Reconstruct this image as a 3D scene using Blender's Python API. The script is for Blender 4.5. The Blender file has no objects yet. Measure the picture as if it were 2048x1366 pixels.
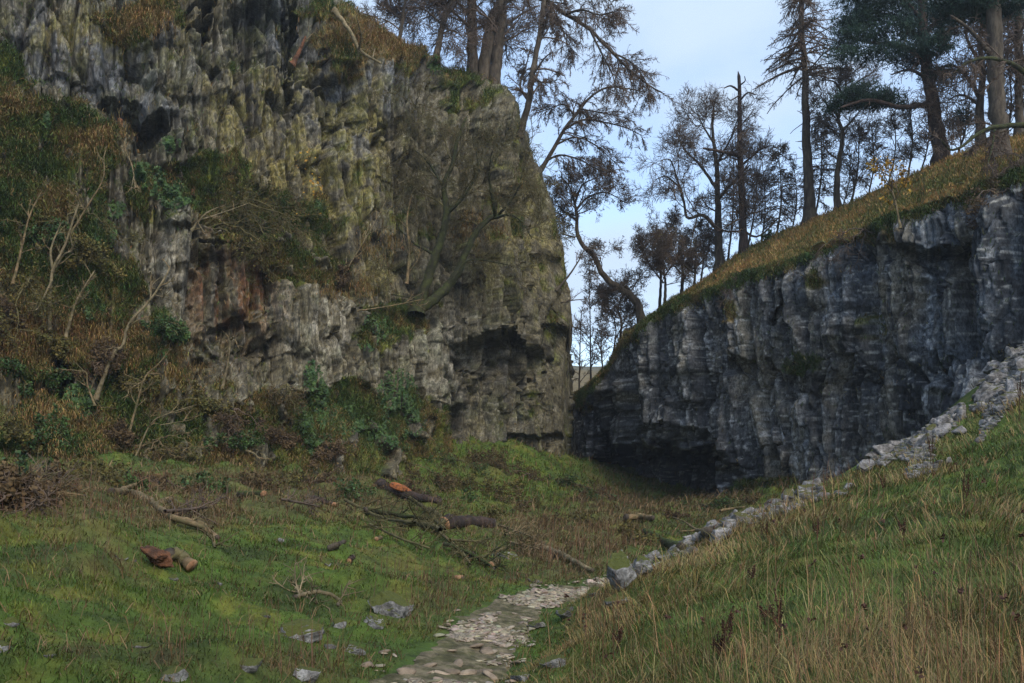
import bpy, bmesh, math, random
import numpy as np
R = np.random.RandomState(7)
SC = bpy.context.scene
COL = SC.collection
F, H, ZC = 1700.0, 950.0, 1.75          # focal length in photo pixels, horizon row, eye height
def P(px, py, Y):
    return np.array([(px-1024)/F*Y, Y, ZC+(H-py)/F*Y])
def proj(V):
    y = np.maximum(V[..., 1], .5)
    return 1024+F*V[..., 0]/y, H-(V[..., 2]-ZC)*F/y
# ------------------------------------------------------------------ noise
def _h(ix, iy, iz):
    n = (ix*374761393+iy*668265263+iz*2147483647+1274126177) & 0xFFFFFFFF
    n = ((n ^ (n >> 13))*1274126177) & 0xFFFFFFFF
    n = (n ^ (n >> 16)) & 0xFFFF
    return n/32767.5-1.0
def vn(x, y, z=0.0):
    x, y, z = np.broadcast_arrays(np.asarray(x, float), np.asarray(y, float), np.asarray(z, float))
    ix, iy, iz = np.floor(x).astype(np.int64), np.floor(y).astype(np.int64), np.floor(z).astype(np.int64)
    fx, fy, fz = x-ix, y-iy, z-iz
    fx, fy, fz = fx*fx*(3-2*fx), fy*fy*(3-2*fy), fz*fz*(3-2*fz)
    r = 0
    for a in (0, 1):
        for b in (0, 1):
            for c in (0, 1):
                r = r+_h(ix+a, iy+b, iz+c)*(fx if a else 1-fx)*(fy if b else 1-fy)*(fz if c else 1-fz)
    return r
def fbm(x, y, z=0.0, o=4):
    r, a, f = 0, .5, 1.0
    for i in range(o):
        r = r+a*vn(x*f+i*17.3, y*f+i*9.1, np.asarray(z)*f+i*5.7); a *= .5; f *= 2.03
    return r
def sst(a, b, x):
    t = np.clip((x-a)/(b-a), 0, 1); return t*t*(3-2*t)
def cellh(i, j, k=0):
    return _h(np.asarray(i, np.int64), np.asarray(j, np.int64), np.int64(k))
# ------------------------------------------------------------------ meshes
def mk(name, V, faces, mat, parent=None, col=None, smooth=False, loc=None):
    V = np.asarray(V, np.float32).reshape(-1, 3)
    if loc is not None: V = V-np.asarray(loc, np.float32)
    fs = [np.asarray(f, np.int32) for f in (faces if isinstance(faces, list) else [faces]) if len(f)]
    me = bpy.data.meshes.new(name)
    me.vertices.add(len(V)); me.vertices.foreach_set('co', V.ravel())
    tot = sum(f.size for f in fs); npol = sum(len(f) for f in fs)
    me.loops.add(tot); me.loops.foreach_set('vertex_index', np.concatenate([f.ravel() for f in fs]))
    me.polygons.add(npol)
    ls = np.concatenate([np.full(len(f), f.shape[1], np.int32) for f in fs])
    me.polygons.foreach_set('loop_start', np.concatenate([[0], np.cumsum(ls)[:-1]]).astype(np.int32))
    if smooth: me.polygons.foreach_set('use_smooth', np.ones(npol, bool))
    me.update(calc_edges=True)
    if col is not None:
        c = np.ones((len(V), 4), np.float32); c[:, :3] = col
        me.attributes.new('Col', 'FLOAT_COLOR', 'POINT').data.foreach_set('color', c.ravel())
    me.materials.append(mat)
    o = bpy.data.objects.new(name, me); COL.objects.link(o)
    if parent is not None: o.parent = parent
    elif loc is not None: o.location = [float(v) for v in loc]
    return o
def tag(o, label=None, cat=None, group=None, kind=None):
    if label: o['label'] = label
    if cat: o['category'] = cat
    if group: o['group'] = group
    if kind: o['kind'] = kind
    return o
def thing(name, label, cat, loc, group=None):
    o = bpy.data.objects.new(name, None); COL.objects.link(o)
    o.location = [float(v) for v in loc]; o.empty_display_size = .2
    return tag(o, label, cat, group)
def gridfaces(nr, nc):
    i = np.arange((nr-1)*(nc-1)); r, c = i//(nc-1), i % (nc-1); a = r*nc+c
    return np.stack([a, a+1, a+nc+1, a+nc], 1)
def norm(v):
    return v/np.maximum(np.linalg.norm(v, axis=-1, keepdims=True), 1e-9)
def gnormals(V):
    du = np.gradient(V, axis=1); dv = np.gradient(V, axis=0)
    return norm(np.cross(du, dv))
# ------------------------------------------------------------------ materials
def mat(name, col=None, attr=False, var=.35, scale=3., rough=.9, bump=.3, bscale=25., moss=0., moss_col=(.05, .07, .015), stretch=1., col2=None, spec=.25, mscale=2.5, trans=0., fine=0.):
    m = bpy.data.materials.new(name); m.use_nodes = True
    nt = m.node_tree; N = nt.nodes; L = nt.links; b = N['Principled BSDF']
    b.inputs['Roughness'].default_value = rough; b.inputs['Specular IOR Level'].default_value = spec
    g = N.new('ShaderNodeNewGeometry'); mp = N.new('ShaderNodeMapping'); mp.inputs['Scale'].default_value = (1, 1, stretch)
    L.new(g.outputs['Position'], mp.inputs['Vector'])
    def noise(s, d=6, r=.6):
        n = N.new('ShaderNodeTexNoise'); n.inputs['Scale'].default_value = s; n.inputs['Detail'].default_value = d
        n.inputs['Roughness'].default_value = r; L.new(mp.outputs['Vector'], n.inputs['Vector']); return n
    def ramp(src, a, c, v0, v1):
        r = N.new('ShaderNodeMapRange'); r.interpolation_type = 'SMOOTHSTEP'
        for k, v in zip((1, 2, 3, 4), (a, c, v0, v1)): r.inputs[k].default_value = v
        L.new(src, r.inputs[0]); return r.outputs[0]
    def mix(fac, a, c, mode='MIX'):
        x = N.new('ShaderNodeMix'); x.data_type = 'RGBA'; x.blend_type = mode
        for s, v in ((0, fac), (6, a), (7, c)):
            if isinstance(v, (int, float)): x.inputs[s].default_value = v
            elif isinstance(v, tuple): x.inputs[s].default_value = (*v, 1)
            else: L.new(v, x.inputs[s])
        return x.outputs[2]
    if attr:
        a = N.new('ShaderNodeAttribute'); a.attribute_name = 'Col'; c = a.outputs['Color']
    else: c = col
    n1 = noise(scale)
    if col2 is not None: c = mix(ramp(noise(scale*.7, 8, .7).outputs[0], .42, .6, 0, 1), c, col2)
    v = N.new('ShaderNodeCombineColor'); r = ramp(n1.outputs[0], .3, .7, 1-var, 1+var)
    for k in range(3): L.new(r, v.inputs[k])
    c = mix(1., c, v.outputs[0], 'MULTIPLY')
    if moss > 0:
        sp = N.new('ShaderNodeSeparateXYZ'); L.new(g.outputs['Normal'], sp.inputs[0])
        ad = N.new('ShaderNodeMath'); ad.operation = 'MULTIPLY_ADD'; L.new(noise(mscale, 5).outputs[0], ad.inputs[0])
        ad.inputs[1].default_value = 1.6; L.new(sp.outputs[2], ad.inputs[2])
        c = mix(ramp(ad.outputs[0], 1.75-moss, 1.95-moss, 0, 1), c, moss_col)
    if fine > 0:
        mp2 = N.new('ShaderNodeMapping'); mp2.inputs['Scale'].default_value = (1, 1, .6); L.new(g.outputs['Position'], mp2.inputs['Vector'])
        v2 = N.new('ShaderNodeCombineColor'); n2 = N.new('ShaderNodeTexNoise'); n2.inputs['Scale'].default_value = 10.; n2.inputs['Detail'].default_value = 4; n2.inputs['Roughness'].default_value = .75
        L.new(mp2.outputs['Vector'], n2.inputs['Vector']); r2 = ramp(n2.outputs[0], .36, .64, 1-fine, 1+fine)
        for k in range(3): L.new(r2, v2.inputs[k])
        c = mix(1., c, v2.outputs[0], 'MULTIPLY')
    L.new(c, b.inputs['Base Color'])
    if bump > 0:
        bp = N.new('ShaderNodeBump'); bp.inputs['Strength'].default_value = bump; bp.inputs['Distance'].default_value = .05
        L.new(noise(bscale, 8, .7).outputs[0], bp.inputs['Height']); L.new(bp.outputs[0], b.inputs['Normal'])
    return m
MT = dict(
    rock=mat('limestone', attr=True, var=.4, scale=2.5, bump=1., bscale=5, stretch=.5, rough=.8, fine=.5),
    ground=mat('turf', attr=True, var=.35, scale=6, bump=.8, bscale=18),
    blade=mat('grass_blade', attr=True, var=.15, scale=2, bump=0, rough=.7),
    stone=mat('boulder_limestone', (.10, .098, .095), col2=(.22, .22, .222), var=.55, scale=9, bump=1., bscale=9, moss=.68, moss_col=(.065, .075, .018)),
    scree=mat('scree_limestone', (.105, .10, .097), col2=(.22, .212, .21), var=.55, scale=6, bump=1., bscale=8, moss=.2, moss_col=(.07, .07, .02)),
    pathstone=mat('path_stone', attr=True, var=.3, scale=9, bump=.6, bscale=30),
    dirt=mat('path_dirt', (.075, .072, .032), col2=(.16, .135, .085), var=.4, scale=8, bump=.8, bscale=30),
    bark=mat('dark_bark', (.045, .036, .028), col2=(.075, .062, .045), var=.4, scale=6, bump=.6, bscale=20, stretch=.3),
    redbark=mat('pine_bark', (.05, .034, .028), col2=(.028, .022, .02), var=.4, scale=5, bump=.8, bscale=14, stretch=.4),
    moss=mat('mossy_bark', (.022, .022, .011), col2=(.036, .042, .012), var=.4, scale=5, bump=.8, bscale=18, moss=.3, moss_col=(.035, .05, .01)),
    pale=mat('pale_bark', (.17, .135, .08), col2=(.10, .085, .045), var=.4, scale=5, bump=.4, bscale=25),
    tan=mat('tan_bark', (.17, .12, .065), col2=(.085, .075, .035), var=.4, scale=6, bump=.4, bscale=25),
    twig=mat('bare_twig', (.09, .066, .05), var=.3, scale=3, bump=0),
    larch=mat('larch_twig', (.08, .056, .04), var=.4, scale=2, bump=0),
    olive=mat('olive_twig', (.075, .065, .028), var=.45, scale=3, bump=0),
    brownleaf=mat('brown_leaf', (.075, .05, .024), var=.5, scale=3, bump=0),
    oliveleaf=mat('olive_leaf', (.06, .062, .018), col2=(.1, .075, .02), var=.5, scale=3, bump=0),
    yellow=mat('yellow_leaf', (.32, .2, .03), col2=(.22, .11, .02), var=.4, scale=4, bump=0),
    needle=mat('pine_needle', (.016, .036, .028), col2=(.026, .05, .03), var=.5, scale=1.2, bump=0),
    ivy=mat('ivy_leaf', (.02, .048, .014), col2=(.042, .078, .018), var=.5, scale=4, bump=0, rough=.6),
    redwood=mat('torn_red_wood', (.16, .07, .036), col2=(.075, .04, .026), var=.4, scale=8, bump=.9, bscale=25),
    cut=mat('cut_wood', (.2, .105, .055), col2=(.27, .16, .09), var=.3, scale=14, bump=.3, bscale=40),
    orange=mat('orange_heartwood', (.33, .11, .035), col2=(.15, .06, .03), var=.4, scale=12, bump=.6, bscale=30),
    dock=mat('dock_seed', (.045, .022, .014), var=.4, scale=20, bump=0),
    hill=mat('hill_turf', attr=True, var=.3, scale=1.5, bump=.5, bscale=8),
)
# ------------------------------------------------------------------ generic builders
def tubes(pts, rad, sides):
    N, n, _ = pts.shape
    T = norm(np.gradient(pts, axis=1))
    ref = np.zeros_like(T); ref[..., 0] = .31; ref[..., 1] = .87; ref[..., 2] = .38
    A = norm(np.cross(T, ref)); B = np.cross(T, A)
    th = np.arange(sides)*2*np.pi/sides
    V = pts[:, :, None]+rad[:, :, None, None]*(np.cos(th)[:, None]*A[:, :, None]+np.sin(th)[:, None]*B[:, :, None])
    idx = np.arange(N*n*sides).reshape(N, n, sides)
    nx = np.roll(idx, -1, axis=2)
    Fq = np.stack([idx[:, :-1], nx[:, :-1], nx[:, 1:], idx[:, 1:]], -1).reshape(-1, 4)
    return V.reshape(-1, 3), Fq
def resample(pts, n):
    pts = np.asarray(pts, float)
    if len(pts) == 2: pts = np.array([pts[0], pts[0]*.67+pts[1]*.33, pts[0]*.33+pts[1]*.67, pts[1]])
    d = np.concatenate([[0], np.cumsum(np.linalg.norm(np.diff(pts, axis=0), axis=1))]); d /= d[-1]
    E = np.vstack([2*pts[0]-pts[1], pts, 2*pts[-1]-pts[-2]])
    out = []
    for t in np.linspace(0, 1, n):
        i = min(max(np.searchsorted(d, t)-1, 0), len(pts)-2); u = (t-d[i])/max(d[i+1]-d[i], 1e-9)
        a, b, c, e = E[i], E[i+1], E[i+2], E[i+3]
        out.append(.5*(2*b+(c-a)*u+(2*a-5*b+4*c-e)*u*u+(3*b-a-3*c+e)*u**3))
    return np.array(out)
def grow(st, di, ln, n, wob, trop, R=R):
    pts = np.zeros((len(st), n, 3)); pts[:, 0] = st; d = norm(di); tr = np.asarray(trop, float)
    for i in range(1, n):
        d = norm(d+R.normal(0, wob, d.shape)+tr/n)
        pts[:, i] = pts[:, i-1]+d*(ln/(n-1))[:, None]
    return pts
def kids(pts, rad, k, t, ang, ln, n, wob, trop, rr=.55, rmin=.006, taper=.5, shrink=.5, R=R, flat=0.):
    N, m, _ = pts.shape
    pi = np.repeat(np.arange(N), k); tt = R.uniform(t[0], t[1], len(pi))
    f = tt*(m-1); i = np.minimum(f.astype(int), m-2); u = (f-i)[:, None]
    pos = pts[pi, i]*(1-u)+pts[pi, i+1]*u; tan = norm(pts[pi, i+1]-pts[pi, i])
    r0 = rad[pi, i]*(1-u[:, 0])+rad[pi, i+1]*u[:, 0]
    q = R.normal(0, 1, tan.shape); q[:, 2] *= (1-flat); q = norm(q-tan*(q*tan).sum(1, keepdims=True))
    a = np.radians(R.normal(ang[0], ang[1], len(pi)))[:, None]
    d = tan*np.cos(a)+q*np.sin(a)
    L = R.uniform(ln[0], ln[1], len(pi))*(1-shrink*(tt-t[0])/max(t[1]-t[0], 1e-6))
    r = np.clip(r0*rr, rmin, np.maximum(L*.03, rmin))
    P_ = grow(pos, d, L, n, wob, trop, R)
    return P_, r[:, None]*np.linspace(1, 1-taper, n)[None]
def quads(c, sx, sy, R=R, nrm=None):
    n = len(c); a = norm(R.normal(0, 1, (n, 3))) if nrm is None else norm(np.cross(nrm+R.normal(0, .35, (n, 3)), R.normal(0, 1, (n, 3))))
    b = norm(np.cross(a, R.normal(0, 1, (n, 3)) if nrm is None else nrm))
    a = a*np.asarray(sx).reshape(-1, 1); b = b*np.asarray(sy).reshape(-1, 1)
    V = np.stack([c-a*.5, c+b*.5-a*.1, c+a*.5, c-b*.5-a*.1], 1)
    return V.reshape(-1, 3), np.arange(4*n).reshape(-1, 4)
def blades(root, h, w, dirv, lean, up=(0, 0, 1), R=R):
    n = len(root); up = np.broadcast_to(np.asarray(up, float), (n, 3)); h = h[:, None]; w = w[:, None]; lean = lean[:, None]
    az = R.uniform(0, 2*np.pi, n); sd = np.stack([np.cos(az), np.sin(az), 0*az], 1)
    mid = root+h*.55*(up*np.cos(lean*.45)+dirv*np.sin(lean*.45)); tip = mid+h*.5*(up*np.cos(lean*1.3)+dirv*np.sin(lean*1.3))
    V = np.stack([root-sd*w/2, root+sd*w/2, mid-sd*w*.42, mid+sd*w*.42, tip], 1).reshape(-1, 3)
    b = (np.arange(n)*5)[:, None]
    return V, [b+np.array([0, 1, 3, 2]), b+np.array([2, 3, 4])]
def merge(parts):
    Vs, Fs, o = [], [], 0
    for V, Fq in parts:
        for f in (Fq if isinstance(Fq, list) else [Fq]): Fs.append(f+o)
        Vs.append(V); o += len(V)
    by = {}
    for f in Fs: by.setdefault(f.shape[1], []).append(f)
    return np.concatenate(Vs), [np.concatenate(v) for v in by.values()]
_ICO = {}
def ico(s):
    if s not in _ICO:
        bm = bmesh.new(); bmesh.ops.create_icosphere(bm, subdivisions=s, radius=1)
        bm.verts.ensure_lookup_table()
        _ICO[s] = (np.array([v.co[:] for v in bm.verts]), np.array([[v.index for v in f.verts] for f in bm.faces])); bm.free()
    return _ICO[s]
def rockmesh(dim, seed, s=4, cuts=11, rough=.1):
    r = np.random.RandomState(seed); V, Fq = ico(s); V = V.copy()
    for k in range(cuts):
        n = norm(r.normal(0, 1, 3)); d = r.uniform(.45, .8); e = np.maximum(V@n-d, 0); V -= n*e[:, None]
    o = r.uniform(0, 50)
    V = V*(1+rough*fbm(V[:, 0]*1.7+o, V[:, 1]*1.7, V[:, 2]*1.7, 3)[:, None]*2)
    nn = norm(V); V = V+nn*(rough*.5*vn(V[:, 0]*7+o, V[:, 1]*7, V[:, 2]*9)+rough*.35*vn(V[:, 0]*16+o, V[:, 1]*16, V[:, 2]*18))[:, None]
    V = V*np.asarray(dim)/2
    return V, Fq
def rot(V, rx, ry, rz):
    cx, sx, cy, sy, cz, sz = math.cos(rx), math.sin(rx), math.cos(ry), math.sin(ry), math.cos(rz), math.sin(rz)
    X = np.array([[1, 0, 0], [0, cx, -sx], [0, sx, cx]]); Y = np.array([[cy, 0, sy], [0, 1, 0], [-sy, 0, cy]]); Z = np.array([[cz, -sz, 0], [sz, cz, 0], [0, 0, 1]])
    return V@(Z@Y@X).T
def stones(pos, dim, mt, name, label, cat, colr=None, seed=1, nrm=None):
    r = np.random.RandomState(seed); V0, F0 = ico(2); n = len(pos); Vs = []
    for i in range(n):
        V = V0.copy()
        for k in range(5):
            q = norm(r.normal(0, 1, 3)); e = np.maximum(V@q-r.uniform(.4, .75), 0); V -= q*e[:, None]
        Vs.append(rot(V*dim[i]/2, r.normal(0, .18), r.normal(0, .18), r.uniform(0, 6.28))+pos[i])
    V = np.concatenate(Vs); Fq = (F0[None]+(np.arange(n)*len(V0))[:, None, None]).reshape(-1, 3)
    o = mk(name, V, Fq, mt, col=None if colr is None else np.repeat(colr, len(V0), 0))
    return tag(o, label, cat, kind='stuff')
# ------------------------------------------------------------------ ground heights
def tps(pts):
    pts = np.asarray(pts, float); n = len(pts); xy = pts[:, :2]
    d = np.linalg.norm(xy[:, None]-xy[None], axis=2); K = d*d*np.log(d+1e-9)+np.eye(n)*.3
    A = np.zeros((n+3, n+3)); A[:n, :n] = K; Q = np.c_[np.ones(n), xy]; A[:n, n:] = Q; A[n:, :n] = Q.T
    w = np.linalg.solve(A, np.r_[pts[:, 2], 0, 0, 0])
    def f(x, y):
        z = w[n]+w[n+1]*x+w[n+2]*y
        for i in range(n):
            r2 = (x-xy[i, 0])**2+(y-xy[i, 1])**2; z = z+w[i]*.5*r2*np.log(r2+1e-9)
        return z
    return f
def Q(*l): return [tuple(P(*q)) for q in l]
fC = tps(Q((890, 1366, 7.15), (935, 1300, 8.5), (1000, 1250, 9.9), (1100, 1200, 11.9), (1180, 1185, 12.66), (1340, 1090, 21), (1290, 1020, 42),
           (600, 1260, 8.1), (0, 1366, 4.5), (320, 1130, 9.2), (250, 1000, 14.5), (0, 972, 14.5), (0, 938, 21), (250, 952, 22), (500, 962, 26), (-200, 985, 14), (300, 1366, 5.6), (300, 1250, 6.7), (700, 1000, 26), (900, 1050, 24), (1000, 1100, 18.5),
           (850, 960, 35), (940, 900, 43), (1060, 905, 46), (1140, 920, 50), (1200, 970, 48), (100, 1200, 6.3), (0, 1100, 7.7), (0, 1000, 11.2), (400, 1040, 13),
           (600, 1100, 12.3), (760, 1130, 13.6), (1500, 990, 38), (1620, 975, 35), (1400, 1010, 42), (1250, 1050, 30))
         + [(-28, 33, 4.5), (-12, 45, 5), (5, 62, 3), (20, 45, 1), (32, 28, 1), (20, 60, 1), (0, 2, 0), (-4, 2, .25), (0, -8, 0), (-8, -8, .5), (8, 12, 0), (14, 25, .6), (8, -4, 0)])
CREST = [(-.9, 8.8, -.9), (.3, 9.8, -.35)]+Q((1150, 1216, 10.6), (1200, 1184, 11.3), (1300, 1128, 12.4), (1420, 1070, 14.2), (1560, 1010, 16.3), (1700, 940, 18.2), (1850, 860, 20), (1950, 790, 21), (2048, 690, 22), (2250, 560, 24), (2600, 400, 26))
fA = tps(CREST+Q((985, 1366, 7.15), (1130, 1250, 9.9), (1100, 1366, 6.6), (1300, 1366, 5.8), (1600, 1366, 5), (2048, 1366, 4.3), (2300, 1366, 4), (1500, 1150, 8.5), (1800, 1050, 10), (2048, 1100, 7.6), (2048, 950, 11.5), (2048, 800, 17))
         + [(-1.5, 7, -.6), (-1, 12, -.7), (0, 2, 0), (0, -5, 0), (-3, 3, -.6), (3, 0, .6), (6, -6, 1.2)])
CR = np.array(CREST)
def crest(x, y):
    best = np.full(np.shape(x), 1e9); sd = np.zeros(np.shape(x)); zc = np.zeros(np.shape(x))
    for a, b in zip(CR[:-1], CR[1:]):
        e = b[:2]-a[:2]; L = np.hypot(*e); t = np.clip(((x-a[0])*e[0]+(y-a[1])*e[1])/L**2, 0, 1)
        dx, dy = x-a[0]-t*e[0], y-a[1]-t*e[1]; d = np.hypot(dx, dy); s = np.sign(-e[1]*dx+e[0]*dy)
        m = d < best; best = np.where(m, d, best); sd = np.where(m, d*s, sd); zc = np.where(m, a[2]+t*(b[2]-a[2]), zc)
    return sd, zc
PATHC = Q((830, 1420, 6.3), (890, 1366, 7.15), (925, 1310, 8.3), (985, 1255, 9.75), (1040, 1215, 11.2), (1120, 1190, 12.4), (1230, 1176, 13.4), (1330, 1150, 15.5), (1380, 1110, 19))
PATHC = [(-1.3, 4.5, 0), (-1.05, 5.4, 0)]+PATHC
PW = [.5, .47, .45, .40, .38, .42, .5, .62, .7, .7, .7]
PC = resample(np.array(PATHC), 60); PWR = np.interp(np.linspace(0, 1, 60), np.linspace(0, 1, len(PW)), PW)
def pathdist(x, y):
    d = np.full(np.shape(x), 1e9)
    for p, w in zip(PC, PWR): d = np.minimum(d, np.hypot(x-p[0], y-p[1])-w)
    return d
def G(x, y, fine=True):
    x = np.asarray(x, float); y = np.asarray(y, float)
    c = fC(x, y); a = fA(x, y); sd, zc = crest(x, y); b = zc-.75*np.maximum(sd, 0)+2*np.maximum(-sd, 0)+.02
    k = np.minimum(a, b); z = np.maximum(c, k); bank = sst(-.15, .15, k-c)
    if fine:
        pd = sst(0, .8, pathdist(x, y)) if np.ndim(x) < 1 or np.size(x) < 3e6 else 1
        z = z+pd*((1-bank)*(.16*fbm(x*.55, y*.55, 3, 3)+.27*np.maximum(vn(x*1.5, y*1.5, 8), 0)**1.4+.05*vn(x*4, y*4, 2))+bank*(.12*fbm(x*.8, y*.8, 1, 3)+.05*vn(x*3.3, y*3.3, 5)))+(1-pd)*.018*vn(x*9, y*9, 4)
        z = z+.10*bank*np.exp(-(sd/.5)**2)*vn(x*2.2, y*2.2, 9)
    return z
def hit(px, py):
    Y = np.geomspace(3.2, 60, 900); X = (px-1024)/F*Y; zr = ZC+(H-py)/F*Y; g = G(X, Y)
    k = np.argmax(zr <= g) if np.any(zr <= g) else len(Y)-1
    return np.array([X[k], Y[k], g[k]])
# ---- ground sheet
ys = np.concatenate([np.linspace(-9, 3, 50)[:-1], np.geomspace(3, 62, 720)]); cs = np.linspace(-1, 1, 820)
GY, GC = np.meshgrid(ys, cs, indexing='ij'); GX = GC*(.78*np.maximum(GY, 0)+6)
GZ = G(GX, GY); GV = np.stack([GX, GY, GZ], -1)
gpx, gpy = proj(GV)
gsd, _ = crest(GX, GY); gbank = sst(-.1, .15, np.minimum(fA(GX, GY), _-.75*np.maximum(gsd, 0)+2*np.maximum(-gsd, 0))-fC(GX, GY))
def blob(px, py, L):
    r = 0
    for (a, b, rx, ry) in L: r = r+np.exp(-(((px-a)/rx)**2+((py-b)/ry)**2))
    return np.clip(r, 0, 1)
BROWN = [(250, 955, 420, 22), (600, 965, 150, 20), (870, 1205, 110, 40), (60, 985, 170, 45), (1120, 1125, 110, 40), (1230, 1010, 70, 70), (350, 1030, 170, 35), (560, 1000, 140, 30), (760, 1010, 110, 30), (1060, 1050, 120, 40), (170, 1130, 90, 30), (1420, 1020, 120, 40), (560, 1330, 160, 30), (1210, 1110, 60, 40), (160, 1300, 50, 20), (330, 1315, 40, 20)]
def groundcol(px, py, x, y, bank):
    n = fbm(x*.9, y*.9, 11, 4); n2 = fbm(x*3.5, y*3.5, 4, 3)
    green = np.array([.055, .09, .014]); moss = np.array([.10, .11, .018]); brown = np.array([.075, .055, .028]); ochre = np.array([.14, .115, .04]); dk = np.array([.026, .038, .010])
    br = np.clip(blob(px, py, BROWN)*.5+.5*n2*0+sst(.05, .5, n)*.35, 0, 1)*(1-bank)+bank*sst(-.1, .5, n+.3*n2)*.35
    c = green+(moss-green)*sst(-.1, .5, n2+.5*n)[..., None]
    c = c+(dk-c)*(sst(.0, .5, -n)*.7)[..., None]
    oc = np.where(bank > .5, 1., 0.)[..., None]
    return c+((brown*(1-oc)+ochre*oc)-c)*br[..., None]
gcol = groundcol(gpx, gpy, GX, GY, gbank)
gd = pathdist(GX, GY); verge = np.exp(-np.maximum(gd, 0)**2/.25)
gcol = gcol*(1-verge[..., None]*.6)+np.array([.04, .075, .012])*verge[..., None]*.6
ground = mk('ground', GV, gridfaces(*GX.shape), MT['ground'], col=gcol.reshape(-1, 3), smooth=True)
tag(ground, 'mossy grass floor and banks of the gorge', 'ground', kind='structure')
# ------------------------------------------------------------------ cliffs
def table(px, py, cx, ry, T):
    T = np.asarray(T, float); cx = np.asarray(cx, float); ry = np.asarray(ry, float)
    i = np.clip(np.searchsorted(cx, px)-1, 0, len(cx)-2); j = np.clip(np.searchsorted(ry, py)-1, 0, len(ry)-2)
    u = np.clip((px-cx[i])/(cx[i+1]-cx[i]), 0, 1); v = np.clip((py-ry[j])/(ry[j+1]-ry[j]), 0, 1)
    return (T[i, j]*(1-u)+T[i+1, j]*u)*(1-v)+(T[i, j+1]*(1-u)+T[i+1, j+1]*u)*v
def ell(px, py, L, p=2.):
    r = 0*px
    for (a, b, rx, ry, d) in L:
        q = np.abs((px-a)/rx)**p+np.abs((py-b)/ry)**p
        r = r+d*(1-sst(.25, 1.35, q))
    return r
def worley(x, y, seed):
    ix, iy = np.floor(x).astype(np.int64), np.floor(y).astype(np.int64); b1 = np.full(x.shape, 9.); b2 = b1.copy(); out = 0*x
    for a in (-1, 0, 1):
        for b in (-1, 0, 1):
            i, j = ix+a, iy+b; dx = x-(i+.5+.42*_h(i, j, np.int64(seed))); dy = y-(j+.5+.42*_h(i, j, np.int64(seed+1)))
            d = dx*dx+dy*dy; m = d < b1; b2 = np.where(m, b1, np.minimum(b2, d)); b1 = np.where(m, d, b1)
            out = np.where(m, _h(i, j, np.int64(seed+2))+1.7*_h(i, j, np.int64(seed+3))*dx+1.3*_h(i, j, np.int64(seed+4))*dy, out)
    return out, np.sqrt(b2)-np.sqrt(b1)
def rockrelief(s, z, seed, amp=1.):
    ws = s+.12*fbm(s*.4, z*.25, seed, 3); wz = z+.35*fbm(s*.45, z*.3, seed+9, 3)+.04*vn(s*2.5, z*1.5, seed+3)
    d = (2.1 if seed < 200 else .5)*fbm(ws*.17, wz*.05, seed+60, 2)+.9*fbm(ws*.33, wz*.05, seed+1, 3)+.5*fbm(ws*.8, wz*.07, seed+2, 3)
    d = d-.10*np.abs(vn(ws*1.9, wz*.12, seed+50))-.06*np.abs(vn(ws*4.5, wz*.22, seed+51))
    for (cw, ch, a, k) in ((1.3, 6.0, .42, 70), (.5, 3.0, .21, 80), (.24, 1.3, .08, 90)):
        o_, e_ = worley(ws/cw, wz/ch, seed+k); d = d+a*o_-a*1.0*np.exp(-(e_/.10)**2)
    for (cw, ch, a, k) in ((1.9, 8.5, .34, 1), (.85, 4.6, .16, 2)):
        i = np.floor(ws/cw); j = np.floor(wz/ch+.37*cellh(i, 0, k+seed)); d = d+a*cellh(i, j, k+10+seed)
        fx = ws/cw-i; d = d-a*1.3*np.exp(-(np.minimum(fx, 1-fx)/.06)**2)*(cellh(i, j, k+40+seed) > -.3)
    bed = .5*fbm(s*.08, wz*.9, seed+7, 3); d = d+.10*bed
    d = d+.12*fbm(ws*3, wz*.8, seed+5, 3)+.08*fbm(s*9, z*3, seed+6, 2)
    return d*amp
def streak(s, z, seed, f=1.):
    return fbm(s*2.2*f+.15*vn(s, z*.3, seed), z*.10*f, seed, 5)
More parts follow.
